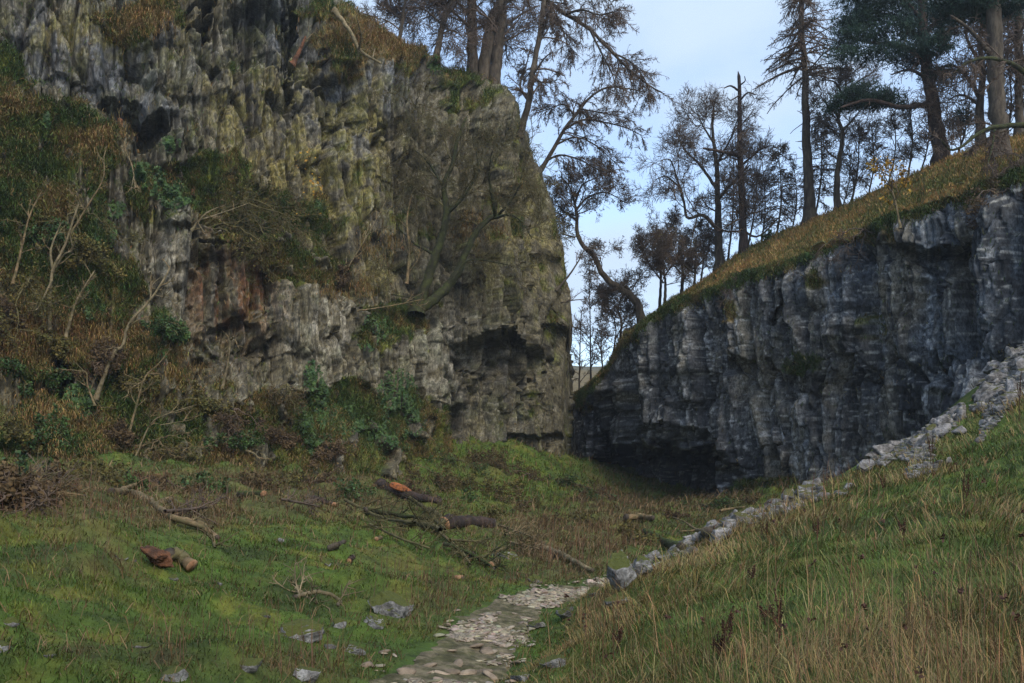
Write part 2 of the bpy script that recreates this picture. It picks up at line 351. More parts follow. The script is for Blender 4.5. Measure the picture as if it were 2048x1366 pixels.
def build_cliff(name, label, pxs, yc, pytop, pybot, nrow, dfun, back, seed, colfun, shoulder, caprows, flip, edge):
    Yc = yc(pxs); X0 = (pxs-1024)/F*Yc
    ztop = ZC+(H-pytop(pxs))/F*Yc; zbot = ZC+(H-pybot(pxs))/F*Yc
    v = np.linspace(0, 1, nrow)[:, None]
    Z = zbot[None]+(ztop-zbot)[None]*v; PX = np.broadcast_to(pxs[None], Z.shape)
    d = 0*Z
    for k in range(3):
        Yv = np.maximum(Yc[None]-d, 8); PY = H-(Z-ZC)*F/Yv; d = dfun(PX, PY)
    Yv = Yc[None]-d; Xv = (PX-1024)/F*Yv
    # plan arc length and outward normal
    ex, ey = np.gradient(X0), np.gradient(Yc); L = np.hypot(ex, ey); s = np.cumsum(L)[None]+0*Z
    sm = 21; ker = np.ones(sm)/sm
    ex = np.convolve(np.pad(ex/L, sm//2, 'edge'), ker, 'valid'); ey = np.convolve(np.pad(ey/L, sm//2, 'edge'), ker, 'valid')
    nx, ny = ey, -ex; q = np.hypot(nx, ny); nx, ny = nx/q, ny/q
    veg, col, soft = colfun(PX, PY, s, Z)
    rel = rockrelief(s, Z, seed)*(1-.75*soft)+soft*(.5*fbm(s*.6, Z*.6, seed+30, 4)+.15*vn(s*3, Z*3, seed+31))
    top = (1-v)*(ztop-zbot)[None]
    sh = shoulder(pxs)[None]; rec = sh*np.maximum(0, 1-top/np.maximum(sh, .01))**2
    tt = sst(0, 1.2, top)
    rel = rel*(.25+.75*tt)*edge(pxs)[None]
    # keep the drawn silhouette: the top rows do not rise above the outline
    k_ = 1+rec/np.hypot(Xv, Yv)
    V = np.stack([Xv*k_+nx[None]*rel, Yv*k_+ny[None]*rel, ZC+(Z-ZC)*k_+.12*fbm(s*2, Z*2, seed+40, 2)*tt], -1)
    # plateau behind the edge
    cap = []
    for k in range(1, caprows+1):
        b = V[-1].copy(); rr = norm(b[:, :2]); w = .18*k**1.75
        b[:, :2] += rr*w; b[:, 2] += .12*w+.1*fbm(b[:, 0]*.7, b[:, 1]*.7, seed+50, 3); cap.append(b)
    V = np.concatenate([V, np.array(cap)]); nc = len(cap)
    veg = np.concatenate([veg, np.ones((nc, veg.shape[1]))]); col = np.concatenate([col, np.repeat(col[-1:], nc, 0)])
    # the flank that turns away from the viewer
    if back is not None:
        e = len(pxs)-1 if not flip else 0; ex_ = []
        for (dx, dy) in back:
            b = V[:, e].copy(); rl = rockrelief(np.full(len(b), 3.3*dy), b[:, 2], seed+3)*.6
            b[:, 0] += dx+rl*(1 if not flip else -1); b[:, 1] += dy; ex_.append(b)
        E = np.stack(ex_, 1); ce = np.repeat(col[:, e:e+1], len(back), 1); ve = np.zeros((len(V), len(back)))
        if flip: V = np.concatenate([E[:, ::-1], V], 1); col = np.concatenate([ce, col], 1); veg = np.concatenate([ve, veg], 1)
        else: V = np.concatenate([V, E], 1); col = np.concatenate([col, ce], 1); veg = np.concatenate([veg, ve], 1)
    o = mk(name, V, gridfaces(*V.shape[:2]), MT['rock'], col=col.reshape(-1, 3), smooth=False)
    tag(o, label, 'cliff', kind='structure')
    return dict(V=V.reshape(-1, 3), N=-gnormals(V).reshape(-1, 3) if flip is None else gnormals(V).reshape(-1, 3), px=proj(V)[0].ravel(), py=proj(V)[1].ravel(), veg=veg.ravel(), shape=V.shape[:2])
def near(C, px, py):
    k = np.argmin((C['px']-px)**2+(C['py']-py)**2+.02*C['V'][:, 1]); return C['V'][k]
I = np.interp
def mixc(c, t, m): return c+(np.asarray(t)-c)*np.clip(m, 0, 1)[..., None]
# left cliff
LEDGE = np.array([(-400, 200), (60, 215), (170, 245), (250, 310), (330, 405), (400, 472), (480, 488), (560, 530), (640, 562), (720, 622), (790, 665), (850, 640), (900, 640), (1200, 640)], float)
LEDS = np.array([(-400, 2.2), (250, 2.4), (400, 2.9), (600, 2.9), (760, 2.1), (850, 1.1), (910, 0), (1200, 0)], float)
LT_px = [-260, 0, 200, 350, 450, 650, 780, 880, 1000, 1131]; LT_py = [-200, 150, 300, 480, 640, 760, 850, 950, 1060]
LT = [[0, .5, 1.2, 2.2, 3.2, 4.2, 5, 6, 7], [0, .4, 1.2, 2.2, 3.2, 4.2, 5, 6, 7], [0, 0, .6, 1.6, 2.6, 3.6, 4.6, 5.6, 6.8], [0, 0, 0, .6, 1.4, 2.4, 3.6, 5, 6.5], [0, 0, 0, 0, .3, 1.2, 2.8, 4.5, 6.5],
      [0, 0, 0, 0, 0, .4, 2, 4.2, 6.5], [0, 0, 0, 0, .2, .8, 2, 3.6, 6], [0, 0, 0, 0, 0, .2, .6, 2, 5], [0, 0, 0, 0, 0, 0, 0, .3, 2.5], [0]*9]
L_REC = [(300, 265, 26, 44, 1.3), (255, 215, 44, 26, .7), (460, 590, 85, 120, 1.5), (455, 700, 85, 45, 1.2), (1000, 712, 95, 50, 2.0), (1065, 885, 45, 30, 1.1), (940, 585, 40, 30, .4), (520, 70, 70, 85, 1.0), (380, 30, 40, 40, 1.2), (665, 205, 50, 60, .6), (100, 765, 20, 40, 2.2), (1000, 800, 60, 70, .6), (595, 90, 12, 120, 1.1), (1095, 690, 22, 60, .8), (800, 320, 60, 100, .4)]
L_BUL = [(970, 660, 80, 30, .9), (290, 190, 60, 40, .7), (640, 640, 90, 90, .5), (890, 780, 60, 150, .4), (990, 560, 90, 140, .5), (1000, 270, 40, 110, .5)]
def dL(px, py):
    wx = px+26*fbm(px*.012, py*.012, 5, 5)*2+9*vn(px*.07, py*.05, 6); wy = py+24*fbm(px*.014, py*.014, 15, 5)*2+9*vn(px*.09, py*.05, 16)
    lp = I(wx, LEDGE[:, 0], LEDGE[:, 1]); ls = I(px, LEDS[:, 0], LEDS[:, 1])
    d = table(wx, wy, LT_px, LT_py, LT)+ls*sst(-16, 14, wy-lp)+1.1*sst(-8, 8, wy-I(wx, [300, 380, 440, 540, 610, 680, 760, 860], [-40, 40, 122, 150, 165, 238, 250, 300]))*sst(880, 760, px)*sst(300, 400, px)-1.1*sst(300, 400, px)*sst(880, 760, px)
    ov = .35*sst(0, 1, fbm(px*.006, py*.016, 77, 3)*2)
    return d-ell(wx, wy, L_REC, 2.4)+ell(wx, wy, L_BUL)+ov
L_VEG = [(30, 300, 90, 120, .8), (560, 480, 130, 60, .9), (420, 350, 80, 60, .7), (700, 120, 60, 50, .6), (830, 110, 70, 40, .8), (940, 190, 60, 30, .7), (560, 850, 110, 70, .9), (700, 790, 50, 50, .6), (850, 430, 60, 80, .45), (1020, 420, 60, 100, .4), (300, 760, 110, 90, .8), (130, 420, 100, 100, .9), (280, 40, 100, 40, .5), (60, 560, 170, 260, 1), (170, 300, 90, 70, 1), (330, 385, 90, 60, 1), (200, 620, 130, 140, .95), (520, 430, 170, 60, 1), (620, 540, 110, 40, 1), (740, 660, 60, 50, .9), (660, 850, 130, 90, .85), (820, 880, 110, 110, 1), (430, 850, 150, 110, .8), (150, 880, 240, 90, 1), (780, 950, 200, 60, 1), (800, 640, 60, 50, .8), (770, 60, 140, 50, .9), (940, 150, 90, 20, .9), (900, 590, 40, 30, .5),
         (340, 20, 60, 25, .5), (270, 60, 40, 60, .3), (720, 90, 80, 25, .8), (480, 140, 30, 20, .5), (20, 130, 30, 60, .8), (1060, 330, 40, 60, .4), (1110, 560, 22, 160, .45), (1075, 800, 15, 60, .4), (400, 960, 400, 50, 1), (500, 330, 80, 80, .35), (890, 60, 60, 60, .8), (660, 10, 60, 20, .8)]
def colL(px, py, s, z):
    st = streak(s, z, 21); st2 = streak(s, z, 33, 2.3); n = fbm(s*.5, z*.35, 41, 4); n3 = fbm(s*2.2, z*1.6, 43, 4); sp = vn(s*9, z*7, 3)
    c = np.zeros(px.shape+(3,))+np.array([.088, .077, .047])
    c = mixc(c, (.095, .112, .14), blob(px, py, [(150, 100, 200, 140), (800, 120, 60, 80), (560, 60, 120, 120), (300, 220, 90, 70), (700, 200, 90, 90)])*sst(-.3, .3, n)*.9)
    c = mixc(c, (.055, .05, .042), sst(.02, .4, n+.4*st)*.65)
    c = mixc(c, (.29, .275, .235), blob(px, py, [(650, 670, 110, 100), (900, 770, 70, 160), (330, 530, 60, 60), (860, 700, 40, 60), (400, 600, 40, 40)])*sst(-.35, .3, n3+.5*st)*.85)
    c = mixc(c, (.185, .155, .05), blob(px, py, [(600, 240, 110, 110), (690, 360, 80, 150), (480, 200, 70, 80), (1010, 500, 45, 90), (740, 560, 60, 40), (1080, 440, 30, 120), (960, 880, 20, 40), (620, 400, 60, 90), (130, 60, 120, 60), (310, 50, 70, 60), (700, 260, 90, 160), (560, 330, 80, 90)])*sst(-.3, .2, n3+.25*st)*.9)
    c = mixc(c, (.13, .058, .026), blob(px, py, [(460, 590, 75, 95), (425, 580, 30, 60), (500, 570, 30, 60)])*sst(-.5, .1, st2+n3)*.95)
    c = mixc(c, (.022, .022, .024), blob(px, py, [(520, 60, 90, 100), (455, 700, 70, 40), (420, 530, 60, 60), (1010, 740, 100, 60), (660, 190, 50, 40), (380, 30, 40, 30), (1080, 640, 25, 60), (1000, 880, 60, 60), (300, 250, 35, 50)])*sst(-.3, .25, st+.4*n3)*.75)  # black water streaks, and shade of the hollows painted into the colour
    c = mixc(c, (.052, .056, .018), sst(-.1, .35, n3+.5*n)*.55); c = mixc(c, (.2, .195, .175), sst(.28, .5, st2+.3*sp)*.22); c = mixc(c, (.03, .03, .028), sst(.2, .45, -st2+.25*sp)*.45)
    c = mixc(c, (.21, .2, .17), sst(.4, .8, vn(s*13, z*9, 8)+.4*n3)*.4); c = mixc(c, (.02, .02, .018), sst(.3, .7, -vn(s*11, z*6, 9)-.4*n3)*.5)
    v = np.clip(ell(px, py, L_VEG)*1.0, 0, 1); vm = sst(.38, .6, v*.72+.75*n3+.35*n)
    n5 = fbm(s*1.1, z*.8, 47, 4); g = np.array([.046, .066, .012])+0*c; g = mixc(g, (.10, .068, .026), sst(.08, .4, n5+.3*n3)); g = mixc(g, (.085, .095, .017), sst(.05, .35, n3-.5*n5)); g = mixc(g, (.02, .018, .011), sst(.05, .35, -n3-.3*n5))
    g = mixc(g, (.16, .11, .045), blob(px, py, [(770, 60, 150, 60), (30, 670, 60, 60), (170, 680, 90, 50)])*.8)
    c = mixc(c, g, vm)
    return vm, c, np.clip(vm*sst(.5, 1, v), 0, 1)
LPX = np.linspace(-260, 1131, 760)
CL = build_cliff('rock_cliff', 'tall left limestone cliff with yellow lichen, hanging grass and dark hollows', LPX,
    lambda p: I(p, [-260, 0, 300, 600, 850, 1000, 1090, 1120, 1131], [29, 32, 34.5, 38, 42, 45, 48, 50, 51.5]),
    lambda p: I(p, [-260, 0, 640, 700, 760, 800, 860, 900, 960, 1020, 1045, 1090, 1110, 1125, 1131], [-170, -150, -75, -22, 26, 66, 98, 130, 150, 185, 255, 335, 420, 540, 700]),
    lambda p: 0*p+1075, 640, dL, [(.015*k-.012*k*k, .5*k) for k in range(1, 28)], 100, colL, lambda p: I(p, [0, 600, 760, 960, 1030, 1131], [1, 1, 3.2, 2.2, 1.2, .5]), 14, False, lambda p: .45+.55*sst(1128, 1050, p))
# right cliff
RT_px = [1136, 1250, 1400, 1600, 2300]; RT_py = [300, 600, 800, 950, 1100]
RT = [[0, 0, 0, 0, 0], [0, 0, .2, -.3, 0], [0, .2, .5, .2, .8], [-.3, 0, .4, .6, 1], [-.5, 0, .5, .8, 1]]
R_REC = [(1290, 965, 140, 85, 3.2), (1285, 1010, 60, 40, 3.0), (1210, 850, 40, 60, 1.4), (1260, 1000, 90, 40, 1.5), (1450, 740, 30, 22, .9), (1330, 860, 60, 30, .8), (1900, 540, 60, 30, .8), (1560, 600, 8, 50, .6), (1230, 900, 60, 70, .8)]
R_BUL = [(1480, 700, 60, 50, .5), (1640, 700, 120, 60, .5), (1850, 470, 120, 40, .6), (1370, 760, 60, 50, .5), (1530, 900, 50, 60, .4)]
def dR(px, py):
    wx = px+24*fbm(px*.012, py*.012, 65, 5)*2+9*vn(px*.07, py*.05, 66); wy = py+24*fbm(px*.014, py*.014, 75, 5)*2+9*vn(px*.09, py*.05, 76)
    return table(wx, wy, RT_px, RT_py, RT)-4.2*(1-sst(.5, 1.05, ((wx-1290)/135)**2+(np.abs(wy-955)/80)**2.5))-ell(wx, wy, R_REC, 2.4)+ell(wx, wy, R_BUL)+.5*sst(0, 1, fbm(px*.006, py*.014, 87, 3)*2)
R_EDGE = ([1136, 1150, 1180, 1215, 1240, 1300, 1340, 1400, 1450, 1500, 1560, 1650, 1700, 1800, 1850, 1900, 2048, 2300], [880, 800, 772, 733, 688, 646, 616, 588, 568, 550, 532, 490, 465, 430, 420, 385, 350, 300])
def colR(px, py, s, z):
    st = streak(s, z, 121); st2 = streak(s, z, 133, 2.3); n = fbm(s*.5, z*.35, 141, 4); n3 = fbm(s*2.2, z*1.6, 143, 4); sp = vn(s*9, z*7, 103)
    c = np.zeros(px.shape+(3,))+np.array([.078, .079, .08])
    c = mixc(c, (.08, .105, .135), blob(px, py, [(1900, 620, 200, 200), (1950, 480, 100, 80), (1700, 560, 120, 60), (1580, 850, 60, 90)])*sst(-.3, .25, st+n)*.8)
    c = mixc(c, (.12, .102, .07), blob(px, py, [(1650, 760, 150, 140), (1460, 720, 90, 60), (1600, 940, 100, 50), (1250, 780, 80, 60)])*sst(-.3, .3, n3+.3*st)*.8)
    c = mixc(c, (.032, .034, .038), sst(.0, .3, n*.4+.8*st)*.8); c = mixc(c, (.15, .135, .10), sst(.12, .4, -.3*n-.8*st)*.6)
    c = mixc(c, (.02, .022, .028), blob(px, py, [(1290, 960, 130, 80), (1200, 870, 60, 70), (1820, 800, 40, 120)])*.8)  # cave shade painted into the rock colour, plus a dark patch further right
    c = mixc(c, (.32, .33, .34), sst(.26, .46, st2+.3*sp)*.45); c = mixc(c, (.022, .024, .028), sst(.14, .4, -st2+.25*sp)*.7)
    c = mixc(c, (.3, .3, .28), sst(.4, .8, vn(s*13, z*9, 108)+.4*n3)*.6); c = mixc(c, (.015, .016, .02), sst(.3, .7, -vn(s*11, z*6, 109)-.4*n3)*.55)
    ed = I(px, *R_EDGE)
    v = np.clip(ell(px, py, [(1600, 730, 60, 30, .8), (1450, 620, 60, 30, .6), (1540, 980, 120, 30, .9), (1880, 400, 90, 30, .7), (1760, 470, 70, 30, .5), (1165, 815, 20, 20, .7), (1620, 560, 40, 30, .5), (1740, 640, 40, 60, .45), (1420, 790, 40, 15, .4)])+sst(14, 0, py-ed)*.8, 0, 1)
    vm = sst(.35, .6, v*.8+.55*n3)
    g = np.array([.06, .065, .018])+0*c; g = mixc(g, (.12, .085, .032), sst(-.1, .3, n+.3*n3)); g = mixc(g, (.035, .026, .015), sst(.1, .4, -n3))
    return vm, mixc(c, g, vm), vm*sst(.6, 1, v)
RPX = np.linspace(1136, 2300, 640)
RY = ([1136, 1200, 1300, 1450, 1600, 1800, 2048, 2300], [56, 52, 47, 42, 38, 33, 28, 23.5])
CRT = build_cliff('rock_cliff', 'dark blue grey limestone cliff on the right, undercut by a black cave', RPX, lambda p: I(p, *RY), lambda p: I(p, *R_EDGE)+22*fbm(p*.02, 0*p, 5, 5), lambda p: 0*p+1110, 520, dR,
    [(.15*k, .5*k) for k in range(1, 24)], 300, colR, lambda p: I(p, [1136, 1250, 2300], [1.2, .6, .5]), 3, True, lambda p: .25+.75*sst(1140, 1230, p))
# grassy hill above the right cliff
SKY = ([1136, 1180, 1215, 1240, 1280, 1340, 1400, 1450, 1480, 1550, 1620, 1700, 1800, 1880, 1960, 2048, 2300], [800, 768, 728, 680, 648, 602, 565, 527, 503, 470, 440, 405, 360, 322, 290, 268, 210])
hw = np.linspace(0, 1, 90)[:, None]; hp = np.linspace(1142, 2300, 520)[None]
hy0 = I(hp, *RY)+.5; hY = hy0+hw*I(hp, [1142, 1215, 1400, 2300], [2, 4, 8, 11])
pe = I(hp, *R_EDGE)+4; ps = np.minimum(I(hp, *SKY), pe-4)
pe = pe+26*fbm(hp*.035, 0*hp, 9, 5); ps = np.minimum(ps, pe-4); hpy = pe+(ps-pe)*hw**.9; hz = ZC+(H-hpy)/F*hY; hx = (hp-1024)/F*hY+0*hw
hz = hz+(.22*fbm(hx*.5, hY*.5, 201, 4)+.10*vn(hx*2.2, hY*2.2, 202)+.05*vn(hx*6, hY*6, 203))*sst(0, .15, hw)*(1-.5*hw)
HVl = [np.stack([hx, hY+0*hp, hz], -1)]
for k in range(1, 12):
    b = HVl[0][-1].copy(); w = .35*k**1.6; b[:, :2] += norm(b[:, :2])*w; b[:, 2] += -.02*w+.15*fbm(b[:, 0]*.6, b[:, 1]*.6, 205, 3); HVl.append(b[None])
HV = np.concatenate(HVl); hn = fbm(HV[..., 0]*.4, HV[..., 1]*.4, HV[..., 2]*.4, 4); hn2 = fbm(HV[..., 0]*2, HV[..., 1]*2, HV[..., 2]*2, 3)
hc = np.zeros(HV.shape)+np.array([.11, .11, .035]); hc = mixc(hc, (.26, .175, .065), sst(-.1, .35, hn+.3*hn2)); hc = mixc(hc, (.05, .06, .018), sst(.1, .4, -hn-.3*hn2)*.8)
hpx_, hpy_ = proj(HV); hc = mixc(hc, (.22, .115, .05), blob(hpx_, hpy_, [(1480, 540, 70, 30), (1380, 590, 50, 20), (1930, 330, 70, 30)])*.8)
hillR = mk('hillside', HV, gridfaces(*HV.shape[:2]), MT['hill'], col=hc.reshape(-1, 3), smooth=True)
tag(hillR, 'steep ochre grass hillside above the right cliff, carrying the trees', 'hill', kind='structure')
CH = dict(V=HV.reshape(-1, 3), px=hpx_.ravel(), py=hpy_.ravel(), N=gnormals(HV).reshape(-1, 3))
# far fell seen through the gap
fy = np.linspace(57.5, 190, 120)[:, None]; fx = np.linspace(-4, 110, 140)[None]
fz = 1.8+(np.minimum(fy, 63)-57.5)*.75+np.maximum(fy-63, 0)*.172-((fy-150).clip(0)*.14)+1.0*fbm(fx*.05, fy*.05, 301, 4)+.35*fbm(fx*.4, fy*.4, 302, 3)+0*fx
FV = np.stack([fx+0*fy, fy+0*fx, fz], -1); fn = fbm(fx*.12, fy*.12, 303, 4)
fc = np.zeros(FV.shape)+np.array([.12, .092, .042]); fc = mixc(fc, (.14, .08, .036), sst(25, 5, fy-58+20*fn)); fc = mixc(fc, (.075, .08, .06), sst(55, 90, fy-58+30*fn)*.7)
tag(mk('fell', FV, gridfaces(*FV.shape[:2]), MT['hill'], col=fc.reshape(-1, 3), smooth=True), 'distant tan fell seen through the gap between the cliffs', 'hill', kind='structure')
#@@PART2
# ------------------------------------------------------------------ path
pn = 260; pc = resample(np.array(PATHC), pn); pwr = np.interp(np.linspace(0, 1, pn), np.linspace(0, 1, len(PW)), PW)
pt = norm(np.gradient(pc[:, :2], axis=0)); side = np.stack([pt[:, 1], -pt[:, 0]], 1)
us = np.linspace(-1, 1, 31)
pV = np.zeros((pn, 31, 3)); rag = np.stack([1+.35*vn(np.arange(pn)*.13, 0*pc[:, 0], 3)+.15*vn(np.arange(pn)*.5, 0*pc[:, 0], 4), 1+.35*vn(np.arange(pn)*.13, 0*pc[:, 0], 13)+.15*vn(np.arange(pn)*.5, 0*pc[:, 0], 14)], 1)
for j, u in enumerate(us):
    xy = pc[:, :2]+side*(u*pwr*(rag[:, 0] if u < 0 else rag[:, 1]))[:, None]
    pV[:, j, :2] = xy; pV[:, j, 2] = G(xy[:, 0], xy[:, 1])+.012-.03*max(0, abs(u)-.85)/.15
tag(mk('path', pV, gridfaces(pn, 31), MT['dirt'], smooth=True), 'worn stony footpath winding up the gorge floor', 'path', kind='structure')
def pathpts(n, spread, seed):
    r = np.random.RandomState(seed); k = r.uniform(0, 1, n)**1.0*(pn-1); i = k.astype(int).clip(0, pn-2)
    u = r.normal(0, spread, n).clip(-1.5, 1.5); xy = pc[i, :2]+(pc[i+1, :2]-pc[i, :2])*(k-i)[:, None]+side[i]*(u*pwr[i])[:, None]
    return np.c_[xy, G(xy[:, 0], xy[:, 1])], r
p_, r_ = pathpts(11000, .5, 5)
p2, _r = pathpts(9000, .55, 25); p_ = np.r_[p_, p2[p2[:, 1] < 9.5]]
r_ = np.random.RandomState(55); keep = fbm(p_[:, 0]*2.2, p_[:, 1]*2.2, 7, 3)+.05*r_.normal(0, 1, len(p_)) > -.10
p_ = p_[keep]; n_ = len(p_); sz = (.03+.065*r_.uniform(0, 1, n_)**2.6)*np.where(p_[:, 1] < 10, 1.2, 1.4)
dm = np.stack([sz*r_.uniform(.9, 1.6, n_), sz*r_.uniform(.7, 1.2, n_), sz*r_.uniform(.22, .42, n_)], 1); p_[:, 2] += .012+dm[:, 2]*.18
cb = np.array([.27, .23, .17])*r_.uniform(.55, 1.25, (n_, 1))*(1+r_.normal(0, .05, (n_, 3)))
stones(p_, dm, MT['pathstone'], 'path_stones', 'pale worn cobbles bedded in the footpath', 'stones', cb, 3)
p_, r_ = pathpts(120, .45, 15); p_ = p_[p_[:, 1] < 8.6]; n_ = len(p_); sz = r_.uniform(.10, .17, n_)
dm = np.stack([sz*1.4, sz, sz*.35], 1); p_[:, 2] += .010+dm[:, 2]*.1
stones(p_, dm, MT['pathstone'], 'path_slabs', 'broad flat pale slabs in the nearest stretch of the footpath', 'stones', np.array([.25, .195, .14])*r_.uniform(.6, 1.2, (n_, 1)), 4)
# ------------------------------------------------------------------ grass and other stuff on the ground
def gsample(n, wfun, seed):
    r = np.random.RandomState(seed); nr, nc = GX.shape
    a = r.randint(50, nr-2, n*3); b = r.randint(1, nc-2, n*3); u = r.uniform(0, 1, n*3); v = r.uniform(0, 1, n*3)
    V = GV[a, b]*((1-u)*(1-v))[:, None]+GV[a+1, b]*(u*(1-v))[:, None]+GV[a, b+1]*((1-u)*v)[:, None]+GV[a+1, b+1]*(u*v)[:, None]
    px, py = proj(V); bk = gbank[a, b]
    ok = (px > -260) & (px < 2320) & (py < 1560) & (V[:, 1] > 3.2) & (V[:, 1] < 54)
    ok &= r.uniform(0, 1, len(px)) < wfun(px, py, V, bk)
    V, px, py, bk = V[ok], px[ok], py[ok], bk[ok]
    return V[:n], px[:n], py[:n], bk[:n], r
def jitter(c, r, a=.3, b=.1): return np.clip(c*r.uniform(1-a, 1+a, (len(c), 1))*(1+r.normal(0, b, c.shape)), .003, .9)
# short turf on the left and in the floor
V, px, py, bk, r = gsample(280000, lambda px, py, V, bk: np.where(bk < .5, 1, .0)*(pathdist(V[:, 0], V[:, 1]) > .02+.12*vn(V[:, 0]*4, V[:, 1]*4, 2)), 31)
c = groundcol(px, py, V[:, 0], V[:, 1], bk); c = jitter(c*1.25, r, .4, .12)
br = blob(px, py, BROWN); n = len(V); dry = r.uniform(0, 1, n) < .05+.14*br; c[dry] = np.array([.15, .10, .05])*r.uniform(.5, 1.3, (dry.sum(), 1))
tus = sst(-.05, .45, fbm(V[:, 0]*1.7, V[:, 1]*1.7, 91, 3)); h = np.where(dry, r.uniform(.08, .22, n), r.uniform(.02, .06, n)*(1+1.0*tus))*(1+.5*sst(12, 18, V[:, 1])+1.6*sst(22, 40, V[:, 1])); w = np.maximum(.006, .0009*V[:, 1])*r.uniform(.7, 1.3, n)
dv = norm(np.c_[r.normal(.5, .8, n), r.normal(-.6, .8, n), 0*h]); Vb, Fb = blades(V-[0, 0, .01], h, w, dv, r.uniform(.5, 1.5, n), R=r)
tag(mk('meadow_grass', Vb, Fb, MT['blade'], col=np.repeat(c, 5, 0)), 'short green mossy grass covering the gorge floor', 'grass', kind='stuff')
# long grass on the right bank
band0 = lambda p: I(p, [1200, 1400, 1600, 1750, 1850, 1950, 2060], [.2, .25, .4, .8, 1.2, 1.5, 1.6])
V, px, py, bk, r = gsample(230000, lambda px, py, V, bk: (bk > .4)*(crest(V[:, 0], V[:, 1])[0] < .25), 32)
n = len(V); pn_ = fbm(V[:, 0]*.9, V[:, 1]*.9, 55, 4); sdv = crest(V[:, 0], V[:, 1])[0]
dryp = np.clip(.2+1.2*pn_+.25*np.exp(-((sdv+1.2)/1.5)**2)+.4*sst(1200, 1366, py)*sst(1300, 1800, px), .06, .85); dry = r.uniform(0, 1, n) < dryp
c = np.where(dry[:, None], np.array([.185, .14, .058]), np.array([.068, .1, .02])); rs = r.uniform(0, 1, n) < .05; c[rs] = (.12, .06, .028)
c = jitter(c, r, .4, .12); h = np.where(dry, r.uniform(.10, .30, n)*np.where(r.uniform(0, 1, n) < .06, 1.7, 1), r.uniform(.06, .17, n))*(.35+.65*sst(.1, 1., pathdist(V[:, 0], V[:, 1])))*np.where(sdv > -band0(px), np.where(px > 1600, .22, .6), 1); w = np.maximum(.0035, .0008*V[:, 1])*r.uniform(.7, 1.3, n)
ang = 3.2*vn(V[:, 0]*1.3, V[:, 1]*1.3, 66)+r.normal(0, 1.0, n)+3.6; dv = np.c_[np.cos(ang), np.sin(ang), 0*ang]
Vb, Fb = blades(V-[0, 0, .01], h, w, dv, np.where(dry, r.uniform(.5, 1.6, n), r.uniform(.6, 1.6, n)), R=r)
tag(mk('bank_grass', Vb, Fb, MT['blade'], col=np.repeat(c, 5, 0)), 'long tangled green and straw coloured grass on the right bank', 'grass', kind='stuff')
# brown dead stalks
STK = [(870, 1205, 120, 35, 1), (560, 1330, 140, 30, .7), (1150, 1130, 120, 35, .7), (1060, 1160, 60, 15, .6), (960, 1215, 50, 20, .7), (420, 1250, 150, 40, .15), (720, 1170, 120, 20, .3), (1160, 1080, 90, 60, .5), (80, 990, 160, 50, .4), (350, 1030, 180, 40, .35), (1250, 1010, 60, 60, .5), (250, 1130, 90, 30, .25)]
V, px, py, bk, r = gsample(26000, lambda px, py, V, bk: (bk < .5)*np.clip(sum(d*np.exp(-((px-a)/rx)**2-((py-b)/ry)**2) for a, b, rx, ry, d in STK), 0, 1)*(pathdist(V[:, 0], V[:, 1]) > .25), 33)
n = len(V); c = jitter(np.tile([.10, .058, .032], (n, 1)), r, .5, .12); h = r.uniform(.15, .42, n)*(1+.4*(V[:, 1] > 16)); w = np.maximum(.0045, .0006*V[:, 1])*r.uniform(.7, 1.2, n)
dv = norm(np.c_[r.normal(0, 1, (n, 2)), 0*h]); Vb, Fb = blades(V, h, w, dv, np.abs(r.normal(0, .25, n)), R=r)
tag(mk('dead_stalks', Vb, Fb, MT['blade'], col=np.repeat(c, 5, 0)), 'thin upright brown dead stalks beside the path and under the cliff', 'stalks', kind='stuff')
# rushes in the near right corner, with seed heads
RU = [(1800, 1366, 330, 130, 1), (2048, 1330, 160, 190, 1), (1400, 1400, 160, 70, .7), (1260, 1330, 70, 60, .25), (1190, 1290, 60, 70, .6), (1700, 1200, 250, 60, .12), (1620, 1060, 150, 60, .08), (1560, 1060, 40, 60, .3), (1640, 1010, 120, 30, .5), (1120, 1370, 60, 40, .5)]
V, px, py, bk, r = gsample(9500, lambda px, py, V, bk: (bk > .3)*np.clip(sum(d*np.exp(-((px-a)/rx)**2-((py-b)/ry)**2) for a, b, rx, ry, d in RU), 0, 1), 34)
n = len(V); tone = r.uniform(0, 1, n); c = np.where((tone < .55)[:, None], [.105, .055, .028], np.where((tone < .8)[:, None], [.24, .165, .08], [.08, .085, .03])); c = jitter(c, r, .35, .1)
h = r.uniform(.28, .7, n); w = np.maximum(.004, .0007*V[:, 1])*r.uniform(.8, 1.2, n); dv = norm(np.c_[r.normal(-.25, .7, n), r.normal(0, .7, n), 0*h]); ln = np.abs(r.normal(.12, .16, n))
Vb, Fb = blades(V, h, w, dv, ln, R=r)
hd = np.where(r.uniform(0, 1, n) < .05)[0]; tip = Vb.reshape(-1, 5, 3)[hd]; hc_ = tip[:, 4]*.8+.2*tip[:, 2:4].mean(1)
Vq, Fq = quads(np.repeat(hc_, 7, 0)+r.normal(0, .010, (len(hc_)*7, 3)), .02, .03, r)
tag(mk('rushes', np.r_[Vb, Vq], [np.r_[Fb[0], Fq+len(Vb)], Fb[1]], MT['blade'], col=np.r_[np.repeat(c, 5, 0), np.tile([.05, .022, .014], (len(Vq), 1))]), 'tall brown rushes with dark seed heads on the near right bank', 'rushes', kind='stuff')
